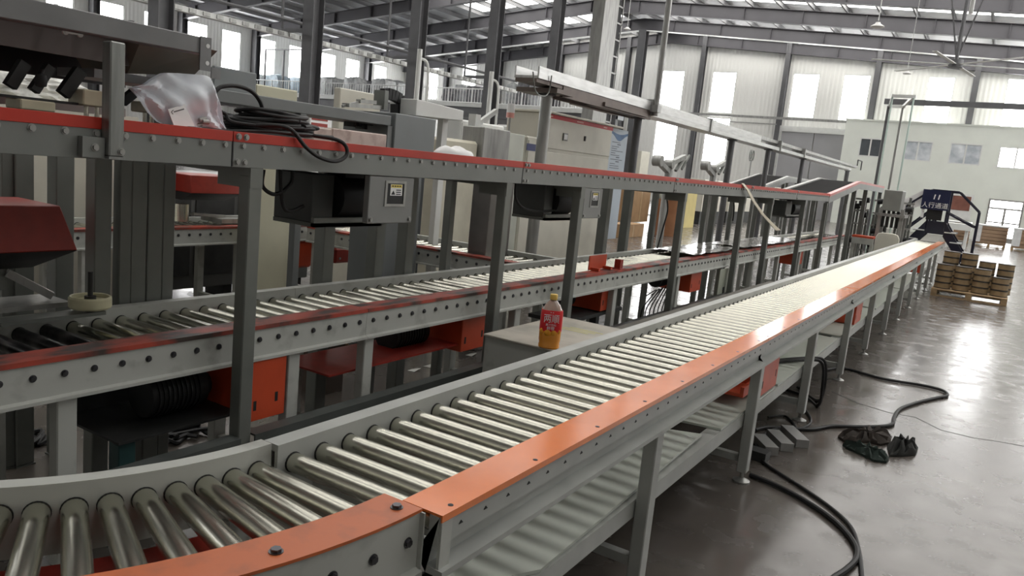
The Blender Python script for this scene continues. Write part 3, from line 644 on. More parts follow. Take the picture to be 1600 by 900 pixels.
# cream guide blocks standing on the deck
for i, (x0, x1, yt, yb, lb) in enumerate(((118,160,138,174,'cream plastic block on the deck, left of the tall steel post'), (216,243,158,190,'cream plastic block on the deck, half hidden by the clear bag'), (20,75,153,170,'low yellowed block behind the deck edge at the far left'))):
    a = ax(x0, yt, -2.75); b = ax(x1, yt, -2.75)
    t = thing('guide_block', lb, 'block', (-2.75, a.y, 1.665), 'cream guide blocks')
    MB().box(-2.80, a.y, 1.70 if i < 2 else 1.665, -2.70, b.y, a.z).build('block', CREAM, t, .004)
    MB().cyl((-2.75, a.y*.6+b.y*.4, 1.652), (-2.75, a.y*.6+b.y*.4, 1.70 if i < 2 else 1.67), .008, 10).cyl((-2.75, a.y*.2+b.y*.8, 1.652), (-2.75, a.y*.2+b.y*.8, 1.70 if i < 2 else 1.67), .008, 10).build('pin', STEEL, t)
# light strip-like tray behind at left (cream ledge)
tag(MB().box(-3.30, -.2, 1.68, -3.24, ax(190,170,-3.27).y, 1.715).build('guide_ledge', mat('ledge_grey', (.33,.32,.30), .5, 0, .1, 4), None), 'pale grey ledge along the back of the deck at the far left', 'ledge')
# ================================================================ clear bag with card, cables on the deck
def lerp(a, b, t): return a+(b-a)*t
bagm = bpy.data.materials.new('clear_plastic_film'); bagm.use_nodes = True; N = bagm.node_tree.nodes; L_ = bagm.node_tree.links
b_ = N['Principled BSDF']; b_.inputs['Base Color'].default_value = (.88,.93,1,1); b_.inputs['Roughness'].default_value = .3; b_.inputs['Alpha'].default_value = .7; b_.inputs['Specular IOR Level'].default_value = .8
bg = thing('plastic_bag', 'clear plastic bag with small parts and a white card, resting on the red deck edge', 'bag', (-2.62, 1.6, 1.664))
n_, m_ = 22, 16; bm = MB(); outline_t = []
TOP = [(203,137),(222,131),(240,121),(252,114),(275,114),(300,116),(323,118),(332,140),(338,165),(349,200)]
BOT = [(203,137),(216,155),(232,175),(246,192),(262,194),(282,197),(300,199),(318,201),(335,203),(349,203)]
def samp(P, t):
    f = t*(len(P)-1); i = min(int(f), len(P)-2); f -= i; return P[i][0]+(P[i+1][0]-P[i][0])*f, P[i][1]+(P[i+1][1]-P[i][1])*f
random.seed(3)
def sheet(sign):
    V = []
    for i in range(n_+1):
        t = i/n_; xt, yt = samp(TOP, t); xb, yb = samp(BOT, t); row = []
        for j in range(m_+1):
            s = j/m_; px_, py_ = lerp(xt, xb, s), lerp(yt, yb, s)
            bulge = math.sin(PI*min(1, max(0, t)))**.7*math.sin(PI*min(1, s*.9+.05))**.6
            X = -2.62+sign*bulge*.05+.012*math.sin(9*t+7*s*sign)+.008*math.sin(23*t-13*s)
            p = ax(px_, py_, -2.62); p = Vector((X, p.y, max(p.z, 1.666))); row.append(bm.b.verts.new(p))
        V.append(row)
    for i in range(n_):
        for j in range(m_): bm.b.faces.new((V[i][j], V[i+1][j], V[i+1][j+1], V[i][j+1]))
sheet(1); sheet(-1); bm.build('film', bagm, bg)
cdm = MB(); a, b, c, d = ax(262,171,-2.555), ax(288,163,-2.56), ax(304,197,-2.55), ax(272,198,-2.545)
nrm = Vector((.002,0,0)); cdm.hexa([a-nrm, b-nrm, c-nrm, d-nrm, a+nrm, b+nrm, c+nrm, d+nrm]); card = cdm.build('card', SIGN, bg, label='white card with a dark swoosh mark and small lettering')
sw = MB(); P_ = [ax(x, y, -2.545) for x, y in ((271,172),(268.5,174),(268.5,176),(270.5,178.5))]; sw.tube(P_, .0012, 6)
u = ax(272,174.5,-2.545); v = ax(288,170,-2.545)
for k in range(9): p = lerp(u, v, k/9); sw.box(p.x-.0005, p.y, p.z-.0022, p.x+.0005, p.y+.0032, p.z+.0022)
sw.build('card_print', BLACK, card)
rp_ = MB()
for k in range(16):
    p = ax(random.uniform(258,345), random.uniform(186,198), -2.62+random.uniform(-.04,.04)); s = random.uniform(.006,.014); rp_.cyl(p-Vector((0,s,0)), p+Vector((0,s,random.uniform(-.01,.01))), random.uniform(.005,.01), 10)
rp_.build('metal_parts', GALV, bg)
cb = thing('cable_coil', 'black cable coiled in loose loops on the upper deck, one loop hanging over the edge', 'cable', (-2.7, 2.2, 1.664))
ck = MB(); random.seed(5)
cA = ax(420,192,-2.68)
for k in range(11):
    pts = []; ry = .19+random.uniform(-.05,.05); rx = .10+random.uniform(-.02,.03); zc = 1.684+k*.0075; ph = random.uniform(0,6)
    for q in range(17):
        a_ = 2*PI*q/16; pts.append((-2.72+rx*math.cos(a_+.3), cA.y+.05+random.uniform(-.015,.015)+ry*math.sin(a_+.3), zc+.006*math.sin(2*a_+ph)))
    ck.tube(pts, .0085, 8)
lp1 = [ax(335,145,-2.70), ax(345,136,-2.70), ax(368,134,-2.70), ax(392,142,-2.70), ax(407,160,-2.70), ax(412,182,-2.70)]
ck.tube(lp1, .009, 8); ck.tube([ax(336,170,-2.66), ax(352,178,-2.66), ax(362,190,-2.64), ax(400,196,-2.60), ax(440,202,-2.56)], .008, 8)
ck.tube([ax(400,196,-2.6), ax(450,200,-2.50), ax(478,230,-2.475), ax(500,246,-2.47), ax(525,252,-2.47), ax(541,243,-2.47), ax(540,228,-2.475), ax(525,218,-2.50), ax(490,212,-2.56)], .0085, 8)
ck.tube([ax(350,205,-2.62), ax(400,205,-2.58), ax(450,208,-2.55), ax(520,214,-2.58)], .006, 8)
ck.build('cable', BLACK, cb)
# ================================================================ grey portal machine behind the deck
PM = mat('portal_grey', (.17,.18,.18), .45, .1, .05, 4); MG = mat('machine_box_grey', (.19,.205,.21), .45, .1, .04, 3)
pt = thing('portal_machine', 'grey portal frame with a closed grey side box behind the coiled cable', 'machine', (-4.2, 3.0, 0))
X1 = -4.2
a = ax(330,146,X1); b = ax(475,160,X1); c = ax(690,190,X1)
z = lambda x, y, X=X1: ax(x, y, X).z
part(pt, 'top_beam', PM, MB().box(X1-.5, ax(335,150,X1).y, z(475,178), X1, ax(612,180,X1).y, z(475,160)), .004)
part(pt, 'portal_leg', PM, MB().box(X1-.06, ax(470,180,X1).y, 0, X1, ax(480,180,X1).y, z(475,178)), .003)
part(pt, 'portal_leg', PM, MB().box(X1-.08, ax(606,200,X1).y, 0, X1, ax(615,200,X1).y, z(475,178)), .003)
part(pt, 'side_box', MG, MB().box(X1-.55, ax(614,200,X1).y, z(640,236)-.1, X1+.02, ax(678,200,X1).y, z(614,176)), .006)
part(pt, 'lower_body', MG, MB().box(X1-.4, ax(614,200,X1).y, 0, X1-.05, 5.28, z(640,236)-.1), .006)
part(pt, 'arch_panel', MG, MB().box(X1-.45, ax(333,150,X1-.42).y, z(365,150,X1-.42), X1-.42, ax(400,150,X1-.42).y, z(365,108,X1-.42)), .006, label='pale panel with louvres')
lv = MB()
for k in range(5): lv.box(X1-.42, ax(330,130,X1-.4).y, z(345,142,X1-.42)-k*.014, X1-.415, ax(360,130,X1-.4).y, z(345,142,X1-.42)+.006-k*.014)
part(pt, 'louvres', POST, lv)
part(pt, 'roller_bed', DARK, MB().box(X1-.5, ax(300,200,X1).y, 1.60, X1-.02, ax(476,200,X1).y, z(400,190)), .004)
for k in range(9): yy = ax(320+k*17, 185, X1-.2).y; MB().cyl((X1-.45,yy,z(400,188)),(X1-.05,yy,z(400,188)),.025,12).build('bed_roller', STEELD, pt)
tls = MB()
for k in range(7): yy = ax(545+k*9, 190, X1-.25).y; tls.box(X1-.3, yy, z(545,192)+random.uniform(-.03,.02), X1-.2, yy+.03, z(545,178))
tls.box(X1-.35, ax(540,180,X1-.3).y, z(545,184), X1-.15, ax(600,180,X1-.3).y, z(545,178)); part(pt, 'clamping_tools', DARK, tls)
for i, (x0, x1, y0, y1, lb) in enumerate(((520,606,200,226,'stained pale stone-like block on the far side of the deck'), (490,520,198,222,'smaller pale block left of the stained block'))):
    a = ax(x0, y0, -3.3); b = ax(x1, y0, -3.3)
    tag(MB().box(-3.38, a.y, 1.5, -3.30, b.y, a.z).build('pad_block', mat('stained_block_%d' % i, (.60,.52,.47), .7, 0, 0, 14, col2=(.36,.27,.24), lo=.45, hi=.75), None, .006), lb, 'block', 'pale pad blocks')
# clear-ish tool arm and drag chain on top of the portal
dc = thing('drag_chain', 'black plastic drag chain curling over the grey portal machine', 'cable chain', ax(600,165,X1-.3))
P_ = [ax(598,147,X1-.3), ax(605,146,X1-.3), ax(615,149,X1-.3), ax(625,155,X1-.3), ax(630,163,X1-.3), ax(626,171,X1-.3), ax(612,171,X1-.3)]
ch = MB()
for a, b in zip(P_, P_[1:]):
    for s in (0, .5): p = lerp(a, b, s); q = lerp(a, b, s+.42); ch.bar(p, q, .09, .05, (1,0,0))
ch.build('links', BLACK, dc); MB().box(X1-.36, ax(592,160,X1-.3).y, z(600,172,X1-.3), X1-.24, ax(598,160,X1-.3).y, z(600,142,X1-.3)).build('end_bracket', POST, dc)
tm = MB(); tm.bar(ax(540,164,X1-.3), ax(597,168,X1-.3), .08, .03).bar(ax(560,158,X1-.3), ax(585,160,X1-.3), .05, .03).cyl(ax(568,160,X1-.3), ax(568,154,X1-.3), .02, 10)
tm.bar(ax(535,166,X1-.3), ax(560,160,X1-.3), .02, .02)
tag(tm.build('linear_slide', GALV, None), 'metal slide mechanism lying on the grey portal beam', 'slide')
wb_ = thing('beam_cover', 'long white sheet cover on top of the grey side box', 'cover', ax(630,165,X1-.25))
a = ax(630,155,X1-.25); b = ax(705,168,X1-.25)
MB().hexa([(X1-.4,a.y,z(632,180,X1-.25)),(X1-.1,a.y,z(632,180,X1-.25)),(X1-.1,b.y,z(705,188,X1-.25)),(X1-.4,b.y,z(705,188,X1-.25)),(X1-.4,a.y,z(632,154,X1-.25)),(X1-.1,a.y,z(632,154,X1-.25)),(X1-.1,b.y,z(705,172,X1-.25)),(X1-.4,b.y,z(705,172,X1-.25))]).build('cover', WHITE, wb_, .005)
MB().box(X1-.3, b.y-.12, 0, X1-.24, b.y-.04, z(705,188,X1-.25)).bar((X1-.2,b.y-.5,1.72),(X1-.2,b.y-.08,1.55),.03,.04).build('bracket', WHITE, wb_)
tag(MB().box(-6.6, ax(531,150,-6.5).y, 0, -6.5, ax(596,150,-6.5).y, ax(560,142,-6.5).z).build('machine_cover', CABM, None, .01), 'cream machine cover behind the drag chain', 'machine cover')
tag(MB().box(-5.6, ax(400,140,-5.5).y, 0, -5.5, ax(466,140,-5.5).y, ax(430,136,-5.5).z).build('machine_cover', mat('yellowed_panel', (.62,.60,.45), .5, 0, .05, 3), None, .01), 'yellowish long panel behind the louvred panel, left of the second column', 'machine cover')
# stainless tank, stack light, white machines
X2 = -5.0
tk = thing('steel_tank', 'square stainless tank with an open paler side behind the deck', 'tank', (X2, ax(755,220,X2).y, 1.2))
a = ax(755,220,X2); b = ax(797,220,X2); c = ax(822,220,X2)
zt = ax(775,201,X2).z
MB().box(X2-.3, a.y, .0, X2, b.y, zt).build('tank_body', GALV, tk, .01)
MB().box(X2-.28, b.y, .0, X2-.02, c.y, zt-.02).build('door_panel', mat('pale_steel_panel', (.6,.62,.55), .4, .2, .1, 2), tk, .006)
MB().box(X2-.3, a.y+.1, zt, X2-.2, a.y+.2, zt+.14).bar((X2-.25,a.y+.15,zt),(X2-.2,a.y+.5,zt+.22),.05,.05).build('fittings', WHITE, tk)
sl = thing('stack_light', 'small white and red signal light above the stainless tank', 'signal light', ax(797,180,X2-.3)); q = ax(797,184,X2-.3)
MB().cyl((q.x,q.y,0),(q.x,q.y,q.z),.012,8).build('stem', GALV, sl); MB().cyl((q.x,q.y,q.z),(q.x,q.y,q.z+.06),.05,14).build('red_lens', mat('pink_lens', (.75,.35,.3), .3, 0, 0), sl); MB().cyl((q.x,q.y,q.z+.06),(q.x,q.y,q.z+.17),.05,14).build('white_lens', SIGN, sl)
def cabinet(name, label, cat, X, x0, x1, ytop, m, dep=.6, z0=0, bev=.01):
    a = ax(x0, ytop, X); b = ax(x1, ytop, X); return thing(name, label, cat, (X, a.y, z0)), a.y, b.y, ax((x0+x1)/2, ytop, X).z
for i, (x0, x1, yt, X, lb) in enumerate(((720,790,186,-6.5,'white machine housing left of the stainless tank'), (795,845,196,-6.6,'white machine housing between the signal light and the round post'), (824,842,212,-5.15,'narrow pale cabinet with a dark blue plate, beside the round post'))):
    a = ax(x0, yt, X); b = ax(x1, yt, X)
    t = thing('machine_housing', lb, 'machine', (X, a.y, 0), 'white machine housings')
    MB().box(X-.4, a.y, .0, X, b.y, a.z).build('housing', WHITE if i < 2 else CABM, t, .02)
    MB().box(X, a.y+.04, a.z-.35, X+.01, b.y-.04, a.z-.05).build('panel', WHITE if i < 2 else CABM, t)
    if i == 2: MB().box(X+.01, ax(822,228,X).y, ax(832,236,X).z, X+.015, ax(840,228,X).y, ax(832,225,X).z).build('blue_plate', mat('blue_plate', (.01,.02,.13), .4, 0, 0), t)
    if i == 0: MB().bar((X+.02, a.y+.3, 1.5), (X+.02, b.y, 1.7), .04, .05).box(X+.0, b.y-.2, 1.35, X+.3, b.y+.3, 1.5).build('arm', WHITE, t)
tag(MB().box(-5.3, ax(700,225,-5).y, 0, -5.05, ax(754,225,-5).y, ax(700,215,-5).z).build('machine_bed', mat('cream_bed', (.60,.57,.46), .5, 0, .1, 3), None, .03), 'low cream machine bed left of the stainless tank', 'machine')
# beige electrical cabinet with red header
X3 = -5.2
ca = thing('electrical_cabinet', 'beige electrical cabinet with a red header strip behind the deck', 'cabinet', (X3, ax(848,230,X3).y, 0))
y0, y1 = ax(848,230,X3).y, ax(953,235,X3).y; zt = ax(900,186,X3).z; H = zt
y2 = ax(982,235,X3-.3).y
MB().box(X3-.6, y0, 0, X3, y1, zt).build('body', CABM, ca, .01)
MB().box(X3, y0+.03, zt-.05-.40*1.0, X3+.015, y1-.03, zt-.06).build('upper_door', CABM, ca, .004)
MB().box(X3, y0+.03, .2, X3+.012, y1-.03, zt-.50).build('lower_door', CABM, ca, .004)
MB().box(X3, y0+.0, zt-.06, X3+.012, y1, zt-.005).build('header_strip', mat('header_red', (.42,.02,.03), .4, 0, 0), ca, label='dark red header strip with small pale lettering')
pr_ = MB(); 
for f0, n, s in ((.04, 3, .02), (.42, 6, .022), (.84, 4, .02)):
    for k in range(n): yy = y0+(y1-y0)*f0+k*s*1.5; pr_.box(X3+.012, yy, zt-.042, X3+.014, yy+s, zt-.024)
pr_.build('header_lettering', mat('pale_print', (.7,.5,.45), .5, 0, 0), ca)
MB().box(X3-.6, y0-.02, zt, X3+.02, y1+.35, zt+.03).build('top_cap', CABM, ca, .004)
gm = MB(); yg = ax(881,214,X3).y; zg = ax(881,214,X3).z; gm.box(X3+.015, yg-.06, zg-.05, X3+.03, yg+.06, zg+.05).build('gauge_frame', POST, ca); MB().box(X3+.03, yg-.045, zg-.035, X3+.033, yg+.045, zg+.035).build('gauge_face', SIGN, ca)
for xx in (853, 912): q = ax(xx, 216, X3); MB().box(X3+.015, q.y-.02, q.z-.04, X3+.03, q.y+.02, q.z+.03).build('handle', BLACK, ca, .003)
# poster on the side of the cabinet
ps = thing('poster', 'pale blue notice poster with a blue wave heading, right of the beige cabinet', 'poster', (X3, y1, 1.5))
pa, pb_ = y1+.03, ax(979,230,X3-.02).y
MB().box(X3-.04, pa, .6, X3-.02, pb_, zt-.01).build('sheet', mat('poster_pale_blue', (.50,.57,.64), .35, 0, .05, 2), ps)
wv = MB(); H0 = zt-.03
wv.prism([(pa+(pb_-pa)*t, H0-.02-.04*math.sin(PI*t)) for t in [k/12 for k in range(13)]]+[(pa+(pb_-pa)*t, H0-.06-.10*math.sin(PI*t)**2) for t in [1-k/12 for k in range(13)]], X3-.02, X3-.018, 'x')
wv.build('wave_heading', mat('poster_blue', (.06,.16,.34), .4, 0, .2, 8), ps)
tx = MB(); random.seed(9)
for k in range(13):
    zz = H0-.19-k*.033; 
    if k in (1, 7, 9): tx.box(X3-.0198, pa+.42*(pb_-pa), zz, X3-.018, pa+.62*(pb_-pa), zz+.014)
    else: tx.box(X3-.0198, pa+.06, zz, X3-.018, pa+(pb_-pa)*random.uniform(.35,.85), zz+.009)
tx.build('poster_text', mat('poster_ink', (.08,.09,.13), .5, 0, 0), ps)
# round steel post left of the cabinet
q = ax(850,135,-4.6)
# ================================================================ raised aluminium rail line on round posts
AX = -4.5; ALU = mat('aluminium_rail', (.55,.55,.54), .33, .75, .12, 6, stretch=(4,.5,4)); BRN = mat('dull_underside', (.16,.13,.115), .5, .4, .1, 5)
y0 = ax(806,90,AX-.32).y; yj = ax(1022,150,AX).y; yk = ax(1190,215,AX).y; ye = ax(1342,262,AX).y
rl_ = thing('overhead_rail', 'long aluminium trough rail raised on round posts, running to the right above the machines', 'rail', (AX, y0, 2.55))
zt = 2.72
part(rl_, 'trough', ALU, MB().prism([(AX,zt-.13),(AX,zt),(AX-.02,zt),(AX-.02,zt-.10),(AX-.30,zt-.10),(AX-.30,zt),(AX-.32,zt),(AX-.32,zt-.13)], y0, yk), .003)
part(rl_, 'inner_track', GALV, MB().box(AX-.12, y0+.7, zt-.05, AX-.06, ye, zt+.02).box(AX-.26, y0+.7, zt-.05, AX-.20, ye, zt+.02).box(AX-.20, y0+.7, zt-.06, AX-.12, ye, zt-.03))
part(rl_, 'underbeam', BRN, MB().box(AX-.30, y0+.0, zt-.17, AX-.02, yj, zt-.13).box(AX-.05, y0+.6, zt-.26, AX-.01, yj, zt-.13).box(AX-.31, y0+.6, zt-.26, AX-.27, yj, zt-.13))
part(rl_, 'lower_flange', ALU, MB().box(AX-.31, yj, zt-.20, AX-.0, ye-1.5, zt-.13).box(AX-.25, ye-6, zt-.02, AX-.1, ye, zt+.03))
for yy in (yj, ax(1114,175,AX).y, ax(1220,228,AX).y, ax(1258,235,AX).y): part(rl_, 'clamp', GALV, MB().box(AX-.34, yy-.04, zt-.2, AX+.02, yy+.04, zt+.03))
part(rl_, 'support_arm', BRN, MB().box(AX-.5, y0+.35, zt-.24, AX+.05, y0+.75, zt-.19)); part(rl_, 'support_arm', BRN, MB().box(AX-.5, yj-1.6, zt-.24, AX+.02, yj-.2, zt-.19))
part(rl_, 'end_hook', DARK, MB().tube([(AX-.02,ye-.3,zt+.02),(AX-.02,ye-.3,zt+.22),(AX-.02,ye+.6,zt+.22),(AX-.02,ye+.6,zt-.1)], .02, 6, smooth=False))
for i, (x_, w_, lb) in enumerate(((847, .07, 'thick round steel post under the near end of the overhead rail, left of the cabinet'), (992, .06, 'grey post just right of the blue poster, under the overhead rail'), (1143, .06, 'grey post under the overhead rail between the bright windows and the coiled hose'), (1202, .055, 'dark pair-like post under the overhead rail before the grey double door'), (1258, .055, 'thin post under the overhead rail in front of the double door'), (1331, .07, 'short post under the far end of the overhead rail'))):
    q = ax(x_, 225, AX-.16); t = thing('rail_post', lb, 'post', (AX-.16, q.y, 0), 'overhead rail posts')
    ztp = zt-(.242 if i < 2 else .202); MB().cyl((AX-.16, q.y, .02), (AX-.16, q.y, ztp-.02), w_, 20).build('shaft', GALV if i in (0,) else COLM, t)
    MB().box(AX-.3, q.y-.14, 0, AX-.02, q.y+.14, .02).build('base_plate', COLM, t)
    MB().box(AX-.25, q.y-.05, ztp-.02, AX-.07, q.y+.05, ztp).build('head_plate', COLM, t)
q = ax(1028,150,AX+.06)
hr = thing('hanger_pipe', 'slim grey pipe hanging from the roof down to the overhead rail', 'pipe', (AX+.05, q.y, zt))
top = ax(1042,-20,AX+.05); MB().cyl((AX+.05,q.y,zt-.2),(AX+.05,q.y,zr(AX)-.25),.045,14).build('pipe', GALV, hr)
MB().box(AX-.05,q.y-.07,zt-.15,AX+.11,q.y+.07,zt-.05).build('clamp', GALV, hr)
cbl = MB(); p = ax(838,112,AX); cbl.tube([ax(833,112,AX+.03), ax(836,140,AX+.03), ax(846,150,AX+.0), ax(857,145,AX-.0), ax(862,118,AX+.02)], .008, 6)
tag(cbl.build('rail_cable', POST, None), 'thin cable looping round the thick round post below the overhead rail', 'cable')
# tall cable riser
X = -7.0; a = ax(941,60,X); b = ax(962,60,X)
cr_ = thing('cable_riser', 'tall galvanised cable riser with ladder rungs on its right side, passing behind the overhead rail', 'cable tray', (X, a.y, 0))
yy = ax(935,100,X).y; y1_ = ax(957,100,X).y; y2_ = ax(965,100,X).y
MB().box(X-.25, yy, 1.9, X, y1_, zr(X)-.3).build('duct', GALV, cr_, .005)
rg = MB(); rg.box(X-.02, y2_-.03, 1.9, X, y2_, zr(X)-.3)
z_ = 2.0
while z_ < zr(X)-.4: rg.box(X-.02, y1_, z_, X-.0, y2_, z_+.03); z_ += .32
rg.build('ladder', GALV, cr_); MB().box(X-.06, y1_+.01, 1.9, X-.03, y2_-.03, zr(X)-.3).build('cables', BLACK, cr_)
# ================================================================ mezzanine at the back left
MZ = 35.0; MX0, MX1 = -44.4, -16.5
ms = thing('mezzanine_deck', 'white-edged mezzanine floor with railings at the back left', 'platform', (MX0, MZ, 0))
zd = ay(774,166,MZ).z
part(ms, 'floor_slab', mat('slab_grey', (.35,.37,.39), .6, 0, .05, 1), MB().box(MX0, MZ, zd-.30, -21.4, MZ+11, zd-.05).box(-21.4, MZ, zd-.30, MX1, MZ+.9, zd-.05))
part(ms, 'edge_beam', WHITE, MB().box(MX0, MZ-.12, zd-.12, MX1, MZ-.04, zd+.08))
part(ms, 'lower_beam', COLM, MB().box(MX0, MZ-.02, zd-.65, MX1, MZ+.2, zd-.12))
for k in range(8):
    xx = MX0+1+k*(MX1-MX0-2)/7; part(ms, 'support_column', COLM, MB().box(xx-.15, MZ+.1, 0, xx+.15, MZ+.4, zd-.6))
rr = MB(); bal = MB()
RW = mat('railing_white', (.78,.79,.78), .4, 0, 0)
for dz in (.85, .12): rr.cyl((MX0, MZ, zd+dz), (MX1, MZ, zd+dz), .028, 8)
xx = MX0
k = 0
while xx < MX1:
    if k % 8 == 0: rr.box(xx-.03, MZ-.03, zd, xx+.03, MZ+.03, zd+.9)
    else: bal.box(xx-.011, MZ-.011, zd+.12, xx+.011, MZ+.011, zd+.85)
    xx += .2; k += 1
mr = thing('mezzanine_railing', 'white baluster railing along the mezzanine edge at the back left', 'railing', (MX0, MZ, zd)); part(mr, 'rails', RW, rr); part(mr, 'balusters', RW, bal)
# wrapped bundles on the mezzanine
BM = [mat('wrap_grey', (.42,.43,.43), .5, .2, .2, 5), mat('wrap_dark', (.16,.16,.17), .5, .2, .3, 5), mat('wrap_blue', (.45,.55,.62), .5, 0, .2, 4)]
random.seed(21); bn = 0
def bundle(cx_, cy_, zb, w_, d_, h_, m, label):
    mb = MB(); bmesh.ops.create_cube(mb.b, size=1); bmesh.ops.subdivide_edges(mb.b, edges=mb.b.edges[:], cuts=5, use_grid_fill=True)
    for v in mb.b.verts:
        p = v.co.copy(); n = p.normalized()*.6; p = p.lerp(n, .35)
        p += Vector([random.uniform(-.045,.045) for _ in range(3)]); p.z = max(-.5, p.z)
        v.co = Vector((cx_+max(-.5,min(.5,p.x))*w_, cy_+p.y*d_, zb+(p.z+.5)*h_))
    return tag(mb.build('wrapped_bundle', m, None), label, 'bundle', 'wrapped bundles on the mezzanine')
spots = [(425,445,118,0,2),(447,480,122,0,2),(508,530,122,1,0),(526,545,126,0,1),(548,565,122,1,0),(566,590,128,1,1),(590,612,124,1,0),(614,632,128,1,0),
         (700,722,140,0,1),(718,738,134,0,0),(737,757,136,0,1),(800,820,130,0,0),(816,838,128,0,1),(838,852,138,0,0)]
for i, (x0, x1, yt, s, k) in enumerate(spots):
    yd = 1.6 if i%2 == 0 else 3.6; a = ay(x0, yt, MZ+yd); b = ay(x1, yt, MZ+yd); h = a.z-zd+.05
    wh = 'left of the second roof column' if x1 <= 485 else 'between the second and third roof columns' if x1 < 640 else 'between the third and fourth roof columns' if x1 < 760 else 'right of the fourth roof column'
    same = [q for q in spots if (q[1] <= 485) == (x1 <= 485) and (485 < q[1] < 640) == (485 < x1 < 640) and (640 <= q[1] < 760) == (640 <= x1 < 760)]
    o = ['first', 'second', 'third', 'fourth', 'fifth', 'sixth', 'seventh'][[q[0] for q in same].index(x0)]
    bundle((a.x+b.x)/2, MZ+yd, zd-.045, (b.x-a.x)*1.0, 1.2, h, BM[k], '%s wrapped bundle from the left on the mezzanine %s' % (o, wh))
# shelf rack frame on the mezzanine in front of a window
fr = MB(); a = ay(412,130,MZ+.8); b = ay(470,130,MZ+.8); t_ = ay(412,78,MZ+.8)
for xx in (a.x, (a.x+b.x)/2, b.x): fr.box(xx-.05, MZ+.8, zd-.049, xx+.05, MZ+.9, t_.z)
fr.box(a.x, MZ+.8, t_.z, b.x, MZ+.9, t_.z+.08); tag(fr.build('rack_frame', COLM, None), 'open grey frame standing on the mezzanine before the left windows', 'frame')
# crane rail with small brackets, parallel to the lines
CX = -22.3
def aline(px_, py_): return ax(px_, py_, CX)
cl_ = thing('crane_rail', 'long ribbed crane rail with a pipe above it, passing behind the roof columns', 'rail', (CX, 10, 5))
p1 = ax(500,70,CX); p2 = ax(840,152,CX)
zc = (p1.z+p2.z)/2
MB().box(CX-.12, 6, zc-.05, CX+.12, MZ-.2, zc+.12).build('rail', WHITE, cl_)
tb = MB(); yy = 6
clm = tb.box(.12, 0, -.02, .16, .25, .10).mesh('clip', GALV)
while yy < MZ-.6: inst('clip', clm, cl_, (CX, yy, zc)); yy += .5
MB().cyl((CX, 6, zc+.55), (CX, MZ-.2, zc+.55), .06, 8).build('pipe', COLM, cl_)
for yy in BAY[3:8]: MB().box(CX-.3, yy-.04, zc+.12, CX-.24, yy+.04, zr(CX)-.95).box(CX-.3, yy-.06, zc+.12, -21.27, yy+.06, zc+.25).build('bracket_arm', COLM, cl_)
# white pipes on two columns
for i, (x0, x1, yt, yb, lb) in enumerate(((655,650,75,160,'white vertical pipe on the right side of the second dark column'), (768,762,110,185,'white vertical pipe in front of the fourth dark column'))):
    q = ax(x1, yb, -9); q2 = ax(x1, yt, -9); tag(MB().cyl((-9, q.y, 0), (-9, q.y, q2.z), .045, 12).tube([(-9,q.y+.05,q2.z-.15),(-8.93,q.y+.18,q2.z-.3),(-8.93,q.y+.2,q2.z-1.2)], .025, 8).build('service_pipe', WHITE, None), lb, 'pipe')
# ================================================================ ceiling fan, pendant lamps
q = ay(1493, 101, 30); fn = thing('ceiling_fan', 'large white ceiling fan with six long blades at the top right', 'fan', (q.x, 30, q.z))
hub = Vector((q.x, 30, q.z))
MB().cyl(hub+Vector((0,0,-.1)), hub+Vector((0,0,.15)), .22, 20).build('hub', COLM, fn); MB().cyl(hub+Vector((0,0,.15)), (q.x, 30, zr(q.x)-.2), .06, 12).bar(hub+Vector((0,0,.15)), (q.x-.8, 30, zr(q.x)-.4), .05,.05).bar(hub+Vector((0,0,.15)), (q.x+.8,30,zr(q.x)-.4), .05,.05).build('down_rod', COLM, fn)
for k in range(6):
    a_ = .35+k*PI/3; d = Vector((math.cos(a_), math.sin(a_), 0)); MB().bar(hub+d*.2, hub+d*2.6, .14, .02).build('blade', WHITE, fn)
PEN = mat('lamp_shell', (.75,.75,.74), .4, 0, 0)
for i, (x_, y_, Y_) in enumerate(((1417,115,34),(980,46,30),(1371,42,20))):
    q = ay(x_, y_, Y_); t = thing('pendant_lamp', ['white pendant lamp hanging before the end wall at the upper right', 'white pendant lamp beside the tall cable riser', 'white pendant lamp just under the roof, right of centre'][i], 'lamp', q, 'pendant lamps')
    MB().lathe([(.05,.10),(.06,.07),(.14,.02),(.15,0),(.12,-.02)], q, 18).build('shade', PEN, t); MB().cyl(q+Vector((0,0,.14)), (q.x,q.y,zr(q.x)-.25), .012, 6).build('cord', WHITE, t)
q = ay(1515, 30, 17); tag(MB().cyl((q.x,17,5.2),(q.x,17,zr(q.x)-.2),.04,8).build('drop_pole', WHITE, None), 'thin white pole dropping from the roof before the ceiling fan', 'pole')
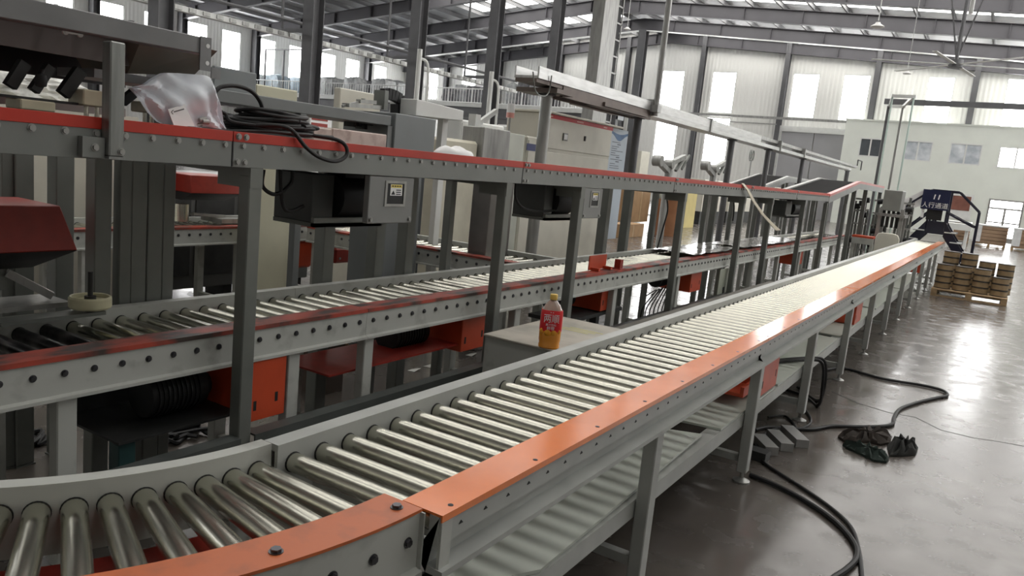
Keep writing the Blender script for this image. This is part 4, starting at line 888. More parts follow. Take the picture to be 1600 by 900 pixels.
# tall gallows frame of posts
GY = 27.0; q0 = ay(1392,165,GY); 
gf = thing('gallows_frame', 'tall thin-legged frame standing before the office wall', 'frame', (q0.x, GY, 0))
A = ay(1390,166,GY); B = ay(1422,183,GY-3.2)
ztop = A.z; xl = A.x; xr = xl+.55; yf = GY-3.0; mb = MB()
mb.box(xl-.06,GY-.06,0,xl+.06,GY+.06,ztop); mb.build('thick_leg', COLM, gf)
mb = MB(); mb.box(xl+.35,GY-.03,0,xl+.41,GY+.03,ztop); mb.build('thin_leg', GALV, gf)
for dx in (.42, .95): MB().cyl((xl+dx,yf,0),(xl+dx,yf,ztop-.05),.025,8).build('rod_leg', mat('green_white_rod_%d' % int(dx*100), (.45,.55,.50), .4, .2, 0), gf)
MB().bar((xl,GY,ztop),(xl+.42,yf,ztop-.02),.06,.08).bar((xl+.38,GY,ztop),(xl+.95,yf,ztop-.02),.06,.08).box(xl-.06,GY-.04,ztop-.04,xl+.45,GY+.04,ztop+.04).box(xl+.4,yf-.04,ztop-.08,xl+1.0,yf+.04,ztop).build('top_frame', WHITE, gf)
# hose coil on a pole
hq = ax(1175,243,-7.5); t = thing('hose_stand', 'thin pole with a round coil of hose, left of the grey double door', 'hose reel', hq)
mb = MB()
for r_, s in ((.19,0),(.17,.04),(.185,-.05)): mb.tube([(hq.x+s, hq.y+r_*math.cos(a_*PI/8)*(1 if s == 0 else .7), hq.z+r_*math.sin(a_*PI/8)) for a_ in range(17)], .012, 6)
mb.build('hose', POST, t); MB().cyl((hq.x,hq.y,0),(hq.x,hq.y,hq.z-.15),.022,8).build('pole', GALV, t)
# ================================================================ pedestrian bridge stair
SY = 20.0; sx = lambda x_, y_: ay(x_, y_, SY)
st = thing('stair_bridge', 'dark blue stair bridge crossing the near conveyor, with a navy sign board', 'stairs', (-1.2, SY, 0))
def zz(x_, y_): return sx(x_, y_).z
Lp, Rp = sx(1447,354), sx(1476,352); zp = Rp.z+.04; xL, xR = Lp.x, Rp.x
xRf = sx(1512,408).x+.16; xLf = xL-(xRf-xR)*1.0
D = .75
NV = NAVY
for yy in (SY-.02, SY+D):
    mb = MB()
    mb.hexa([(xR,yy,zp-.30),(xRf,yy,0),(xRf,yy+.03,0),(xR,yy+.03,zp-.30),(xR+.02,yy,zp+.02),(xRf+.17,yy,0),(xRf+.17,yy+.03,0),(xR+.02,yy+.03,zp+.02)])
    mb.hexa([(xL,yy,zp-.30),(xLf,yy,0),(xLf,yy+.03,0),(xL,yy+.03,zp-.30),(xL-.02,yy,zp+.02),(xLf-.17,yy,0),(xLf-.17,yy+.03,0),(xL-.02,yy+.03,zp+.02)])
    mb.box(xL,yy,zp-.26,xR,yy+.03,zp+.02); part(st, 'stringer', NV, mb)
part(st, 'platform', NV, MB().box(xL-.02,SY,zp-.04,xR+.02,SY+D,zp))
for k in range(1, 6):
    f_ = k/6; 
    for x0_, x1_ in ((xR, xRf+.1), (xL, xLf-.1)): xm = lerp(x0_, x1_, f_); s_ = part(st, 'tread', NV, MB().box(xm-.12,SY,zp*(1-f_)-.01,xm+.12,SY+D,zp*(1-f_)+.02)); MB().box(xm-.12,SY-.03,zp*(1-f_)+.0,xm+.12,SY-.021,zp*(1-f_)+.025).build('nosing', WHITE, s_)
zh = zz(1460,297); zm = zz(1483,333)
rt = MB(); rt2 = MB()
xk = sx(1500,300).x; xo = sx(1530,332).x
for yy in (SY-.02, SY+D):
    w_ = .045
    rt.bar((xL-.0,yy,zh),(xk,yy,zh),w_,w_).bar((xk,yy,zh),(xo,yy,zz(1530,332)),w_,w_).bar((xo,yy,zz(1530,332)),(xo-.0,yy,.05),w_,w_)
    rt.bar((xR+.0,yy,zm),(xo-.06,yy,zz(1522,355)),w_,w_).bar((xo,yy,zz(1522,355)),(xo-.06,yy,zz(1522,355)),w_,w_)
    rt.bar((xL,yy,zh),(xL-(xo-xR)*.75,yy,zz(1530,332)),w_,w_).bar((xL,yy,zm),(xL-(xo-xR)*.75,yy,zm-.5),w_,w_).bar((xL-(xo-xR)*.75,yy,zz(1530,332)),(xL-(xo-xR)*.75,yy,.1),w_,w_)
    for xx in (xL, xR, xL+.12): rt.bar((xx,yy,zp),(xx,yy,zh),w_,w_)
part(st, 'handrail', NV, rt)
sgL, sgR = sx(1443,300).x, sx(1487,300).x; sz0, sz1 = zz(1462,328), zz(1462,297)
sg = part(st, 'sign_board', mat('sign_navy', (.01,.015,.055), .3, 0, 0), MB().box(sgL,SY-.07,sz0,sgR,SY-.045,sz1), label='navy sign board with white characters')
part(st, 'side_panel', SIGN, MB().hexa([(sgL-.42,SY-.03,sz0-.12),(sgL,SY-.03,sz0+.05),(sgL,SY-.02,sz0+.05),(sgL-.42,SY-.02,sz0-.12),(sgL-.42,SY-.03,sz1-.32),(sgL,SY-.03,sz1-.02),(sgL,SY-.02,sz1-.02),(sgL-.42,SY-.02,sz1-.32)]))
def text(body, size, loc, rot, m, parent, name='lettering', ext=.001, sxy=(1,1)):
    c = bpy.data.curves.new(name, 'FONT'); c.body = body; c.size = size; c.extrude = ext; c.align_x = 'CENTER'; c.align_y = 'CENTER'
    o = bpy.data.objects.new('tmp', c); COL.objects.link(o); bpy.context.view_layer.update()
    me = bpy.data.meshes.new_from_object(o.evaluated_get(bpy.context.evaluated_depsgraph_get())); bpy.data.objects.remove(o)
    me.materials.clear(); me.materials.append(m); o2 = bpy.data.objects.new(name, me); COL.objects.link(o2); o2.parent = parent
    o2.location = Vector(loc)-Vector(parent.get('_o', (0,0,0))); o2.rotation_euler = rot; o2.scale = (sxy[0], sxy[1], 1); return o2
text('人行通道', .135, ((sgL+sgR)/2, SY-.074, sz0+.09), (PI/2,0,0), SIGN, sg)
wk = MB(); c_ = (sgL+sgR)/2
for dx in (-.04, .05): wk.bar((c_+dx,SY-.073,sz1-.21),(c_+dx+.015,SY-.073,sz1-.10),.004,.025,(1,0,0))
wk.build('walking_mark', SIGN, sg)
a_ = MB(); xx = sgL+.06; a_.prism([(xx-.03,zp+.08),(xx+.03,zp+.08),(xx+.03,zp+.3),(xx+.07,zp+.3),(xx,zp+.42),(xx-.07,zp+.3),(xx-.03,zp+.3)], SY-.05, SY-.045, 'y'); a_.build('arrow', SIGN, part(st, 'arrow_plate', BLACK, MB().box(xx+.08,SY-.044,zp+.05,sgR-.1,SY-.03,sz0)))
text('行', .16, (sgL-.2, SY-.034, sz0+.05), (PI/2,0,0), BLACK, st, 'side_lettering')
# ================================================================ pallets
def pallet(label, x0, x1, yf, dep, rz=0):
    t = thing('wooden_pallet', label, 'pallet', (x0, yf, 0), 'pallets')
    for k in range(7): yy = yf+k*(dep-.1)/6; part(t, 'top_board', WOOD, MB().box(x0,yy,.115,x1,yy+.1,.135), .002)
    for xx in (x0, (x0+x1)/2-.05, x1-.1):
        part(t, 'stringer', WOOD, MB().box(xx,yf,.02,xx+.1,yf+dep,.115), .002)
    part(t, 'bottom_board', WOOD, MB().box(x0,yf,0,x1,yf+.1,.02).box(x0,yf+dep-.1,0,x1,yf+dep,.02)); return t
pa_ = az(1453,461,0); pb2 = az(1560,478,0)
PX0, PX1, PY = pa_.x, pb2.x+.12, 16.2
pallet('wooden pallet under the stacked wooden spools, at the end of the aisle', PX0, PX1, PY, 1.1)
SPW = mat('spool_wood', (.33,.235,.13), .6, 0, .12, 8); SPE = mat('spool_rim', (.05,.045,.04), .5, 0, .1, 8)
def spool(x, y, z, r, h, label):
    t = thing('cable_spool', label, 'spool', (x, y, z), 'stacked wooden spools')
    MB().cyl((x,y,z+.012),(x,y,z+h-.012),r*.97,20).build('wound_body', SPW, t); MB().cyl((x,y,z),(x,y,z+.012),r,20).cyl((x,y,z+h-.012),(x,y,z+h),r,20).build('flange', SPE, t)
pw = (PX1-PX0)/4
ORD = ['lowest', 'second up', 'third up', 'fourth up', 'fifth up', 'topmost']
for r_ in range(2):
    for c_ in range(4):
        nst = [4, 4, 4, 3][c_] if r_ == 0 else 6 if c_ < 2 else 5
        for s_ in range(nst):
            spool(PX0+pw*(c_+.5)+(.05 if r_ else 0), PY+.28+r_*.5, .136+s_*.113, pw*.46, .111, 'wooden spool, %s, in the %s stack of the %s row on the pallet' % (ORD[s_] if s_ < nst-1 else 'topmost', ['leftmost', 'second', 'third', 'rightmost'][c_], ['front', 'rear'][r_]))
# far pallets with cartons
CRT = mat('far_carton', (.33,.22,.14), .7, 0, .1, 3); FILM = mat('white_film', (.75,.76,.76), .35, 0, .1, 4)
for i, (x0, x1, Yf, ytop, lb) in enumerate(((1523,1576,41.5,356,'far pallet load of cartons under white film, right of the stair bridge'), (1585,1640,41.0,360,'far pallet load cut by the right edge of the picture'), (1480,1516,42.5,352,'far pallet load of cartons seen through the stair railing'))):
    a = ay(x0, ytop, Yf); b = ay(x1, ytop+3, Yf)
    pallet(lb.replace('pallet load', 'wooden pallet').replace('of cartons under white film', 'carrying the film-topped cartons').replace('of cartons seen', 'below the cartons seen').replace('load cut', 'cut'), a.x, b.x, Yf, 1.4)
    t = thing('carton_stack', lb, 'cartons', (a.x, Yf, .136), 'far pallet loads'); zt_ = .95
    n = 5; h = (zt_-.14)/n
    for k in range(n): part(t, 'carton_layer', CRT, MB().box(a.x,Yf,.14+k*h,b.x,Yf+1.3,.14+(k+1)*h-.015), .01)
    part(t, 'film_cover', FILM, MB().box(a.x-.03,Yf-.03,zt_-.02,b.x+.03,Yf+1.33,zt_+.05).box(a.x-.02, Yf-.02, .2, a.x+.3, Yf-.005, zt_), .02)
# stored sheets behind the stair
a = ay(1480,340,36); b = ay(1520,345,36)
tag(MB().box(a.x,36,.75,b.x,37.2,1.0).box(a.x+.1,36.1,0,a.x+.2,37,.75).box(b.x-.2,36.1,0,b.x-.1,37,.75).build('work_table', WHITE, None), 'pale table behind the stair bridge railing', 'table')
# ================================================================ bottle on its box
BT = .70
bx = thing('equipment_box', 'pale painted box beside the near conveyor, carrying the juice bottle', 'box', (-2.0, 3.9, 0))
c0 = az(768,541,BT); c1 = az(850,575,BT)
x0b, x1b = -2.30, -1.56; y0b = 3.52; y1b = 4.38
part(bx, 'box_body', GREYW, MB().box(x0b,y0b,.02,x1b,y1b,BT-.012), .004); part(bx, 'lid', mat('scuffed_lid', (.46,.43,.37), .55, 0, .15, 6), MB().box(x0b-.008,y0b-.008,BT-.012,x1b+.008,y1b+.008,BT), .003)
mk = MB(); 
for k in range(3): mk.box(-2.15+.03*k,4.05+.04*k,BT,-1.93+.03*k,4.06+.04*k,BT+.0006)
mk.build('yellow_scribble', mat('chalk_yellow', (.6,.58,.12), .6, 0, 0), bx)
bq = az(857,543,BT); 
bt = thing('juice_bottle', 'orange juice bottle with a red label and yellow cap, standing on the pale box', 'bottle', (bq.x, bq.y, BT))
sc = 1.0; hB = .285
def ring(mb, prof, n=28, flat=.72):
    rings = []
    for r, z in prof:
        rings.append([mb.b.verts.new((bq.x+0, bq.y, BT+z))] if r == 0 else [mb.b.verts.new(Vector((bq.x, bq.y, BT+z))+RD*(r*abs(math.cos(t))**.75*math.copysign(1, math.cos(t)))+RN*(flat*r*abs(math.sin(t))**.75*math.copysign(1, math.sin(t)))) for t in [2*PI*k/n for k in range(n)]])
    for A, B in zip(rings, rings[1:]):
        if len(A) == len(B):
            for k in range(n): mb.b.faces.new((A[k], A[(k+1)%n], B[(k+1)%n], B[k]))
    if len(rings[0]) > 1: mb.b.faces.new(rings[0][::-1])
    if len(rings[-1]) > 1: mb.b.faces.new(rings[-1])
    return mb
ang = math.atan2(-bq.y, -bq.x); RN = Vector((math.cos(ang), math.sin(ang), 0)); RD = Vector((-math.sin(ang), math.cos(ang), 0))
JU = mat('orange_juice', (.95,.36,.03), .12, 0, 0, spec=.6, coat=1); LB = mat('label_red', (.80,.02,.03), .28, 0, 0, coat=.5); CLR = mat('clear_shoulder', (.62,.50,.42), .08, 0, .1, 12, trans=.35, coat=1)
w_ = .059
part(bt, 'bottle_body', JU, ring(MB(), [(w_*.82,0),(w_*.95,.006),(w_*.97,.02),(w_*.93,.03),(w_*.99,.045),(w_,.10),(w_*.98,.12),(w_*.98,.19)]))
part(bt, 'shoulder', CLR, ring(MB(), [(w_*.98,.19),(w_*.93,.205),(w_*.7,.232),(w_*.42,.252),(w_*.30,.258),(w_*.30,.268)]))
part(bt, 'cap', mat('cap_yellow', (.78,.52,.12), .4, 0, 0), ring(MB(), [(w_*.33,.262),(w_*.34,.264),(w_*.34,.286),(w_*.31,.290)], flat=1))
lb = part(bt, 'label_sleeve', LB, ring(MB(), [(w_*1.01,.095),(w_*1.02,.10),(w_*1.0,.19),(w_*.955,.208),(w_*.94,.208)]), label='red label with white characters and orange fruit')
fo = RN*(w_*.72*1.03+.0012); rz_ = math.atan2(RD.y, RD.x)
def onl(u, z): return Vector((bq.x,bq.y,BT+z))+fo+RD*u
text('两順', .050, onl(0,.163), (PI/2,0,rz_), SIGN, lb, 'label_lettering', .0006, (.85,1))
text('果汁饮料', .014, onl(.0,.131), (PI/2,0,rz_), SIGN, lb, 'label_lettering', .0005); text('1.5L', .016, onl(0,.115), (PI/2,0,rz_), SIGN, lb, 'label_lettering', .0005) if False else None
text('鲜橙', .021, onl(.0,.113), (PI/2,0,rz_), SIGN, lb, 'label_lettering', .0005); text('华润' if False else '▪ ▪', .014, onl(0,.198)-RN*.003, (PI/2,0,rz_), SIGN, lb, 'label_mark', .0004)
FR = mat('fruit_orange', (.9,.38,.03), .35, 0, .1, 60)
for i, (u, z, r) in enumerate(((-.04,.095,.017),(-.012,.088,.020),(.016,.090,.018),(.040,.096,.014))):
    p = Vector((bq.x,bq.y,BT+z))+RD*u+RN*(w_*.72*max(.25,(1-abs(u/w_)**2.6))**.5*.92)
    m_ = MB(); bmesh.ops.create_uvsphere(m_.b, u_segments=16, v_segments=10, radius=r, matrix=Matrix.Translation(p) @ Matrix.Rotation(rz_,4,'Z') @ Matrix.Diagonal((1,.35,1,1))); m_.build('fruit_print', FR, lb)
# ================================================================ floor things
def floor_cable(pts, r, label, cat='cable', z=None):
    mb = MB(); P = []
    for p in pts:
        if len(p) == 3: P.append(ax(p[0], p[1], p[2]))
        else: q = az(p[0], p[1], r); P.append(Vector((q.x, q.y, r+.001)))
    mb.tube(P, r, 8); return tag(mb.build('floor_cable', BLACK, None), label, cat, 'black cables on the floor')
floor_cable([(1290,578),(1320,576),(1380,592),(1440,602),(1472,610),(1480,618),(1462,622),(1430,630),(1405,640),(1396,655),(1395,662),(1380,666),(1340,667),(1300,666),(1270,671),(1235,670),(1200,668),(1180,672)], .013, 'black cable with a sharp turn, lying above the dark rags')
floor_cable([(1172,742),(1220,762),(1270,790),(1310,820),(1335,850),(1338,872),(1322,890),(1300,905),(1280,925)], .014, 'outer black cable curving down the floor at the bottom, left end under the near conveyor')
floor_cable([(1185,712),(1200,728),(1250,760),(1300,795),(1330,825),(1342,860),(1347,905),(1348,940)], .010, 'thinner black cable running beside the outer one to the bottom edge')
floor_cable([(1200,652),(1225,650),(1240,662),(1247,678),(1246,690),(1235,697),(1215,700)], .008, 'thin black loop of cable over the metal bars')
floor_cable([(1258,640),(1267,655),(1262,665),(1240,672),(1215,670),(1196,678),(1184,695),(1186,712)], .009, 'thin black cable curling round the foot of a near conveyor leg')
mb = MB(); P = [Vector((-1.35,5.2,.428)), Vector((-1.2,5.6,.428)), Vector((-1.02,5.95,.428)), Vector((-.93,6.05,.40)), Vector((-.91,6.1,.2)), Vector((-.92,6.25,.02)), Vector((-.8,6.5,.014))]
P = P[:5]+[Vector((-.95,6.3,.014)), Vector((-1.1,6.5,.014)), Vector((-1.35,6.6,.014))]; mb.tube(P, .012, 8); mb.tube([p+Vector((.0,.09,.0)) for p in P[:5]]+[Vector((-.98,6.45,.013)), Vector((-1.2,6.75,.013))], .011, 8); tag(mb.build('draped_cable', BLACK, None), 'pair of black cables draped over the second shelf panel to the floor', 'cable')
# metal bars
for i in range(3):
    a = az(1184+22*i, 690-7*i, 0); b = az(1205+24*i, 712-6*i, 0); mb = MB(); mb.bar(a+Vector((0,0,.028)), b+Vector((0,0,.028)), .085, .054)
    tag(mb.build('metal_bar', mat('grey_bar_%d' % i, (.33,.33,.32), .4, .3, .1, 6), None, .003), ['left one of the three short grey bars on the floor under the cables', 'middle one of the three short grey bars on the floor', 'right one of the three short grey bars on the floor'][i], 'bar', 'short grey bars')
a = az(1188,712,0); tag(MB().bar(a+Vector((-.08,-.06,.03)), a+Vector((.06,-.07,.03)), .10, .056).build('metal_block', DARK, None, .003), 'dark block at the near ends of the grey bars', 'block')
# rags
RAG = [mat('rag_black', (.018,.019,.017), .9, 0, .2, 20, bump=.4), mat('rag_green', (.018,.032,.026), .9, 0, .2, 20, bump=.4), mat('rag_brown', (.035,.026,.02), .9, 0, .2, 20, bump=.4)]
def rag(outline, h, m, label, seed):
    random.seed(seed); mb = MB(); P = [az(x_, y_, 0) for x_, y_ in outline]; c = sum(P, Vector())/len(P); n = len(P)
    rings = []
    for j, (s, hh) in enumerate(((1,.002),(1.0,.016),(.86,.7),(.6,1),(.3,.8),(.08,.9))):
        row = []
        for k in range(n*4):
            f_ = k/4; i0 = int(f_)%n; p = lerp(P[i0], P[(i0+1)%n], f_-int(f_)); p = c+(p-c)*s
            z_ = hh if j < 2 else hh*h*(.65+.35*math.sin(k*1.7+seed))*(1+.25*random.uniform(-1,1))
            row.append(mb.b.verts.new((p.x+random.uniform(-.01,.01)*(j > 1), p.y+random.uniform(-.012,.012)*(j > 1), z_)))
        rings.append(row)
    N_ = n*4
    for A, B in zip(rings, rings[1:]):
        for k in range(N_): mb.b.faces.new((A[k], A[(k+1)%N_], B[(k+1)%N_], B[k]))
    mb.b.faces.new(rings[0][::-1]); mb.b.faces.new(rings[-1]); o = mb.build('rag', m, None); tag(o, label, 'rag', 'dark rags on the aisle floor')
rag([(1309,684),(1330,679),(1348,676),(1358,674),(1385,680),(1393,685),(1391,694),(1375,697),(1355,692),(1335,693),(1318,691)], .07, RAG[2], 'dark brownish crumpled rag, the rearmost of the three on the floor', 1)
rag([(1316,697),(1340,697),(1362,702),(1380,712),(1389,718),(1385,724),(1365,722),(1345,712),(1325,703)], .06, RAG[1], 'long greenish black rag, the nearest of the three on the floor', 2)
rag([(1386,698),(1396,693),(1412,690),(1424,697),(1434,703),(1430,712),(1410,714),(1390,714)], .09, RAG[0], 'black bunched rag, the rightmost of the three on the floor', 3)
# floor crack
mb = MB(); P = [az(x_, y_, 0) for x_, y_ in ((1300,612),(1340,630),(1390,645),(1430,652),(1470,672),(1520,684),(1560,690),(1610,699))]
mb2 = MB(); 
for p, q in zip(P, P[1:]): mb2.bar(p+Vector((0,0,.0005)), q+Vector((0,0,.0005)), .010, .001)
structure('trim_%d' % (tn[0]+1), mb2, BLACK, 'dark crack line in the concrete floor'); tn[0] += 1
random.seed(11)
# cardboard box behind the rail, litter
c = az(505,588,0); x_, y_ = -4.0, 3.9; q = ax(505,575,-3.6)
ob = thing('open_carton', 'dark open cardboard box with a lifted flap, on the floor behind the frame rail', 'box', (-3.75, q.y, 0))
bx0, by0 = -3.9, ax(484,575,-3.7).y; by1 = ax(520,575,-3.7).y; zt_ = .33
CD = mat('dark_carton', (.10,.075,.06), .8, 0, .1, 5)
MB().box(bx0,by0,0,bx0+.3,by1,.01).box(bx0,by0,.01,bx0+.01,by1,zt_).box(bx0+.29,by0,.01,bx0+.3,by1,zt_).box(bx0+.01,by0,.01,bx0+.29,by0+.01,zt_).box(bx0+.01,by1-.01,.01,bx0+.29,by1,zt_).build('carton_body', CD, ob)
MB().hexa([(bx0,by1,zt_),(bx0+.3,by1,zt_),(bx0+.3,by1+.16,zt_-.14),(bx0,by1+.16,zt_-.14),(bx0,by1+.01,zt_+.01),(bx0+.3,by1+.01,zt_+.01),(bx0+.3,by1+.17,zt_-.13),(bx0,by1+.17,zt_-.13)]).build('flap', CARD, ob)
# dark shapes in the gloom under the left of the middle line
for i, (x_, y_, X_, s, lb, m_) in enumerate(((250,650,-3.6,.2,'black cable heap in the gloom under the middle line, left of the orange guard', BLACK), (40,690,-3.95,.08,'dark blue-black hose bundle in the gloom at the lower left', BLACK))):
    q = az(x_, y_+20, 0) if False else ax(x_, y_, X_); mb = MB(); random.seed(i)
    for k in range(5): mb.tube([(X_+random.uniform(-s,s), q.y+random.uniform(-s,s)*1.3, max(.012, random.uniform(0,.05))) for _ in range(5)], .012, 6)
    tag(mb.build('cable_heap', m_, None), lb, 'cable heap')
tp_ = ax(258,640,-3.4)
tag(MB().bar((-3.4,tp_.y-.3,.5),(-3.3,tp_.y-.2,.0),.02,.02).cyl((-3.4,tp_.y-.3,.5),(-3.4,tp_.y-.5,.52),.012,8).build('lever_rod', GALV, None), 'thin bent metal rod leaning under the middle line at the left', 'rod')
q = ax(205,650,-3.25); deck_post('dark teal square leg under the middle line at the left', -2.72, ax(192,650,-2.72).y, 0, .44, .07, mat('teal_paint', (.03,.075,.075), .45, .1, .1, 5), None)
# small litter
lm = mat('litter_white', (.6,.6,.56), .6, 0, 0); 
for i, (x_, y_, lb) in enumerate(((648,577,'torn paper scrap on the floor behind the rail, left of the orange guard'), (735,575,'paper scrap on the floor directly before the orange guard'), (672,571,'small scrap between the two paper scraps'))):
    q = az(x_, y_, 0) if False else ax(x_, y_, -3.6); q.z = 0; mb = MB(); mb.hexa([(q.x-.03,q.y-.05,.001),(q.x+.03,q.y-.04,.001),(q.x+.02,q.y+.05,.012),(q.x-.03,q.y+.04,.001),(q.x-.03,q.y-.05,.003),(q.x+.03,q.y-.04,.004),(q.x+.02,q.y+.05,.015),(q.x-.03,q.y+.04,.003)]); tag(mb.build('paper_scrap', lm, None), lb, 'scrap', 'paper scraps')
# hanging pale strip
hs = MB(); P = [ax(1148,288,-2.55), ax(1160,286,-2.5), ax(1168,296,-2.46), ax(1178,315,-2.44), ax(1192,335,-2.44), ax(1206,350,-2.44), ax(1216,360,-2.44)]
P[0].z = 1.674; P[1].z = 1.678
wd = [.05,.05,.05,.06,.07,.09,.13]; rows = []
for p, w2 in zip(P, wd): rows.append([hs.b.verts.new(p+Vector((dx,-w2,0))) for dx in (-.004,.004)]+[hs.b.verts.new(p+Vector((dx,w2,0))) for dx in (.004,-.004)])
for A, B in zip(rows, rows[1:]):
    for k in range(4): hs.b.faces.new((A[k], A[(k+1)%4], B[(k+1)%4], B[k]))
hs.b.faces.new(rows[0][::-1]); hs.b.faces.new(rows[-1]); tag(hs.build('dangling_strip', mat('foam_strip', (.66,.60,.47), .6, 0, .05, 5), None), 'pale foam strip dangling from the upper deck edge, widening at its tip', 'strip')
# ================================================================ red robot heads and cream wheel at the left
def head(label, X, x0, x1, yt, ym, yb, dep=.35):
    a = ax(x0, yt, X); b = ax(x1, yt, X); zt_ = ax((x0+x1)/2, yt, X).z; zm_ = ax((x0+x1)/2, ym, X).z; zb_ = zm_-(zt_-zm_)*.0-.10*(zt_-zm_)/.22
    t = thing('red_robot', label, 'machine head', (X, a.y, zb_), 'red machine heads')
    part(t, 'red_cover', REDBOX, MB().hexa([(X-dep,a.y,zm_),(X,a.y,zm_),(X,b.y,zm_),(X-dep,b.y,zm_),(X-dep,a.y,zt_),(X-.02,a.y,zt_),(X-.02,b.y-.06,zt_),(X-dep,b.y-.06,zt_)]), .004)
    part(t, 'underside', BLACK, MB().hexa([(X-dep+.04,a.y,zb_),(X-.12,a.y,zb_),(X-.12,b.y-.12,zb_),(X-dep+.04,b.y-.12,zb_),(X-dep,a.y,zm_),(X,a.y,zm_),(X,b.y,zm_),(X-dep,b.y,zm_)]))
    return t, a.y, b.y, zb_
t, ya, yb_, zb_ = head('big dark red machine head with black underside at the left edge', -3.15, -60, 122, 322, 395, 430)
MB().box(-3.42,yb_-.32,zb_-.09,-3.30,yb_-.20,zb_+.02).cyl((-3.36,yb_-.26,zb_-.09),(-3.36,yb_-.26,zb_-.02),.045,16).build('motor_block', POST, t)
MB().bar((-3.3,yb_-.2,zb_-.02),(-3.25,yb_-.05,zb_-.12),.04,.03).box(-3.40,yb_-.4,.88,-3.2,yb_+.0,.90).build('mount', GALV, t)
wq = ax(141,464,-3.08)
wh = t
cw = Vector((-3.08, wq.y, wq.z-.025)); wr_ = .08
MB().lathe([(wr_*.92,-.02),(wr_,-.012),(wr_,.022),(wr_*.93,.030),(wr_*.86,.028),(wr_*.84,.012),(wr_*.25,.010),(.0001,.010)], cw, 30).build('guide_wheel', mat('wheel_cream', (.60,.57,.38), .45, 0, .08, 12), wh, label='cream plastic wheel on a vertical spindle')
MB().cyl(cw+Vector((0,0,.005)), cw+Vector((0,0,.13)), .010, 12).cyl(cw+Vector((0,0,.01)), cw+Vector((0,0,.03)), .022, 12).cyl(cw+Vector((0,0,-.035)), cw+Vector((0,0,-.02)), .02, 12).build('spindle', DARK, wh)
MB().box(cw.x-.05,cw.y-.35,cw.z-.05,cw.x+.03,cw.y+.05,cw.z-.035).build('wheel_bracket', POST, wh)
head('red machine head in the background behind the first thin post', -6.2, 240, 274, 262, 300, 310, .3)
head('dim red machine head hanging over the background conveyor, left of the tall deck post', -5.9, 300, 382, 276, 303, 318, .4)
a = ax(245,300,-6.1)
gr_ = MB(); 
q = ax(282,330,-6.0); gr_.cyl((-6.0,q.y,.87),(-6.0,q.y,1.02),.07,18); tag(gr_.build('steel_pot', STEEL, None), 'shiny steel cylinder on the background conveyor', 'cylinder')
q = ax(345,332,-6.0); tag(MB().box(-6.15,q.y-.1,.86,-5.85,q.y+.35,.90).bar((-6.0,q.y-.3,.93),(-6.0,q.y+.3,.89),.06,.02).build('metal_fixture', GALV, None), 'flat metal fixture on the background conveyor right of the steel cylinder', 'fixture')
# orange guards & drums on background line
for i, (x0, x1, y0_, y1_, X_, lb) in enumerate(((455,490,373,420,-5.72,'orange guard plate under the corner of the background conveyor'), (525,560,388,412,-5.4,'dim red casing under the background cross conveyor'), (490,535,330,348,-5.9,'round red casing on the background conveyor corner'))):
    a = ax(x0, y0_, X_); b = ax(x1, y0_, X_); z1_ = a.z; z0_ = ax(x0, y1_, X_).z
    if i < 2: z1_ = min(z1_, .69)
    else: z0_ = max(z0_, .875); X_ -= .04
    t = thing('drive_casing', lb, 'casing', (X_, a.y, z0_), 'orange casings'); MB().box(X_-.2,a.y,z0_,X_,b.y,z1_).build('casing', ORANGED if i == 0 else REDBOX, t, .02); MB().cyl((X_, a.y+.06, z0_+.05), (X_+.006, a.y+.06, z0_+.05), .012, 10).build('bolt', GALV, t)
# dark machine bank behind the background conveyor
mk_ = thing('machine_bank', 'long dark grey machine bank behind the background conveyor, under the red heads', 'machine', (-6.6, 4.2, 0)); DMB = mat('machine_bank_grey', (.09,.092,.09), .5, .1, .1, 2)
part(mk_, 'body', DMB, MB().box(-7.0,4.2,.12,-6.6,6.25,1.22), .01); part(mk_, 'top_plate', POST, MB().box(-7.02,4.18,1.22,-6.58,6.27,1.25))
for k in range(4): part(mk_, 'panel', DARK, MB().box(-6.6,4.25+k*.5,.25,-6.59,4.70+k*.5,1.1), .003)
for yy in (4.3, 5.2, 6.15): part(mk_, 'foot', BLACK, MB().box(-6.95,yy-.05,0,-6.65,yy+.05,.12))
def block(name, label, cat, X, x0, x1, yt, z0, m, dep=.5, z1=None, bev=.006):
    a = ax(x0, yt, X); b = ax(x1, yt, X); t = thing(name, label, cat, (X, a.y, z0)); zz_ = a.z if z1 is None else z1
    MB().box(X-dep, a.y, z0, X, b.y, zz_).build('body', m, t, bev); t['_y'] = (a.y, b.y, zz_); return t
t = block('control_cabinet', 'dark grey tall cabinet behind the switch box with yellow label', 'cabinet', -6.8, 647, 675, 300, 0, mat('slate_grey', (.10,.11,.12), .45, .1, .05, 2), .7, 1.66)
t = block('control_cabinet', 'low dark cabinet under the background cross conveyor', 'cabinet', -6.9, 592, 618, 420, 0, DARK, .5, .74)
t = block('beige_machine', 'beige machine base with a small dark plate, between the bottle and the switch box', 'machine', -7.0, 825, 892, 330, 0, CABM, .3, 1.05); y_ = t['_y']
MB().box(-7.0, lerp(y_[0],y_[1],.35), .42, -6.99, lerp(y_[0],y_[1],.6), .5).build('plate', BLACK, t)
block('upright_machine', 'pale upright machine body under the deck, left of the small switch box', 'machine', -7.6, 845, 900, 258, 0, CABM, .5, 1.6)
block('work_bench', 'cream work bench with holes seen between the deck posts', 'bench', -7.4, 670, 735, 352, 0, CABM, .7, .95)
t = block('parts_bin', 'small wooden crate on the cream bench', 'crate', -7.6, 671, 684, 335, .95, WOOD, .4, 1.15)
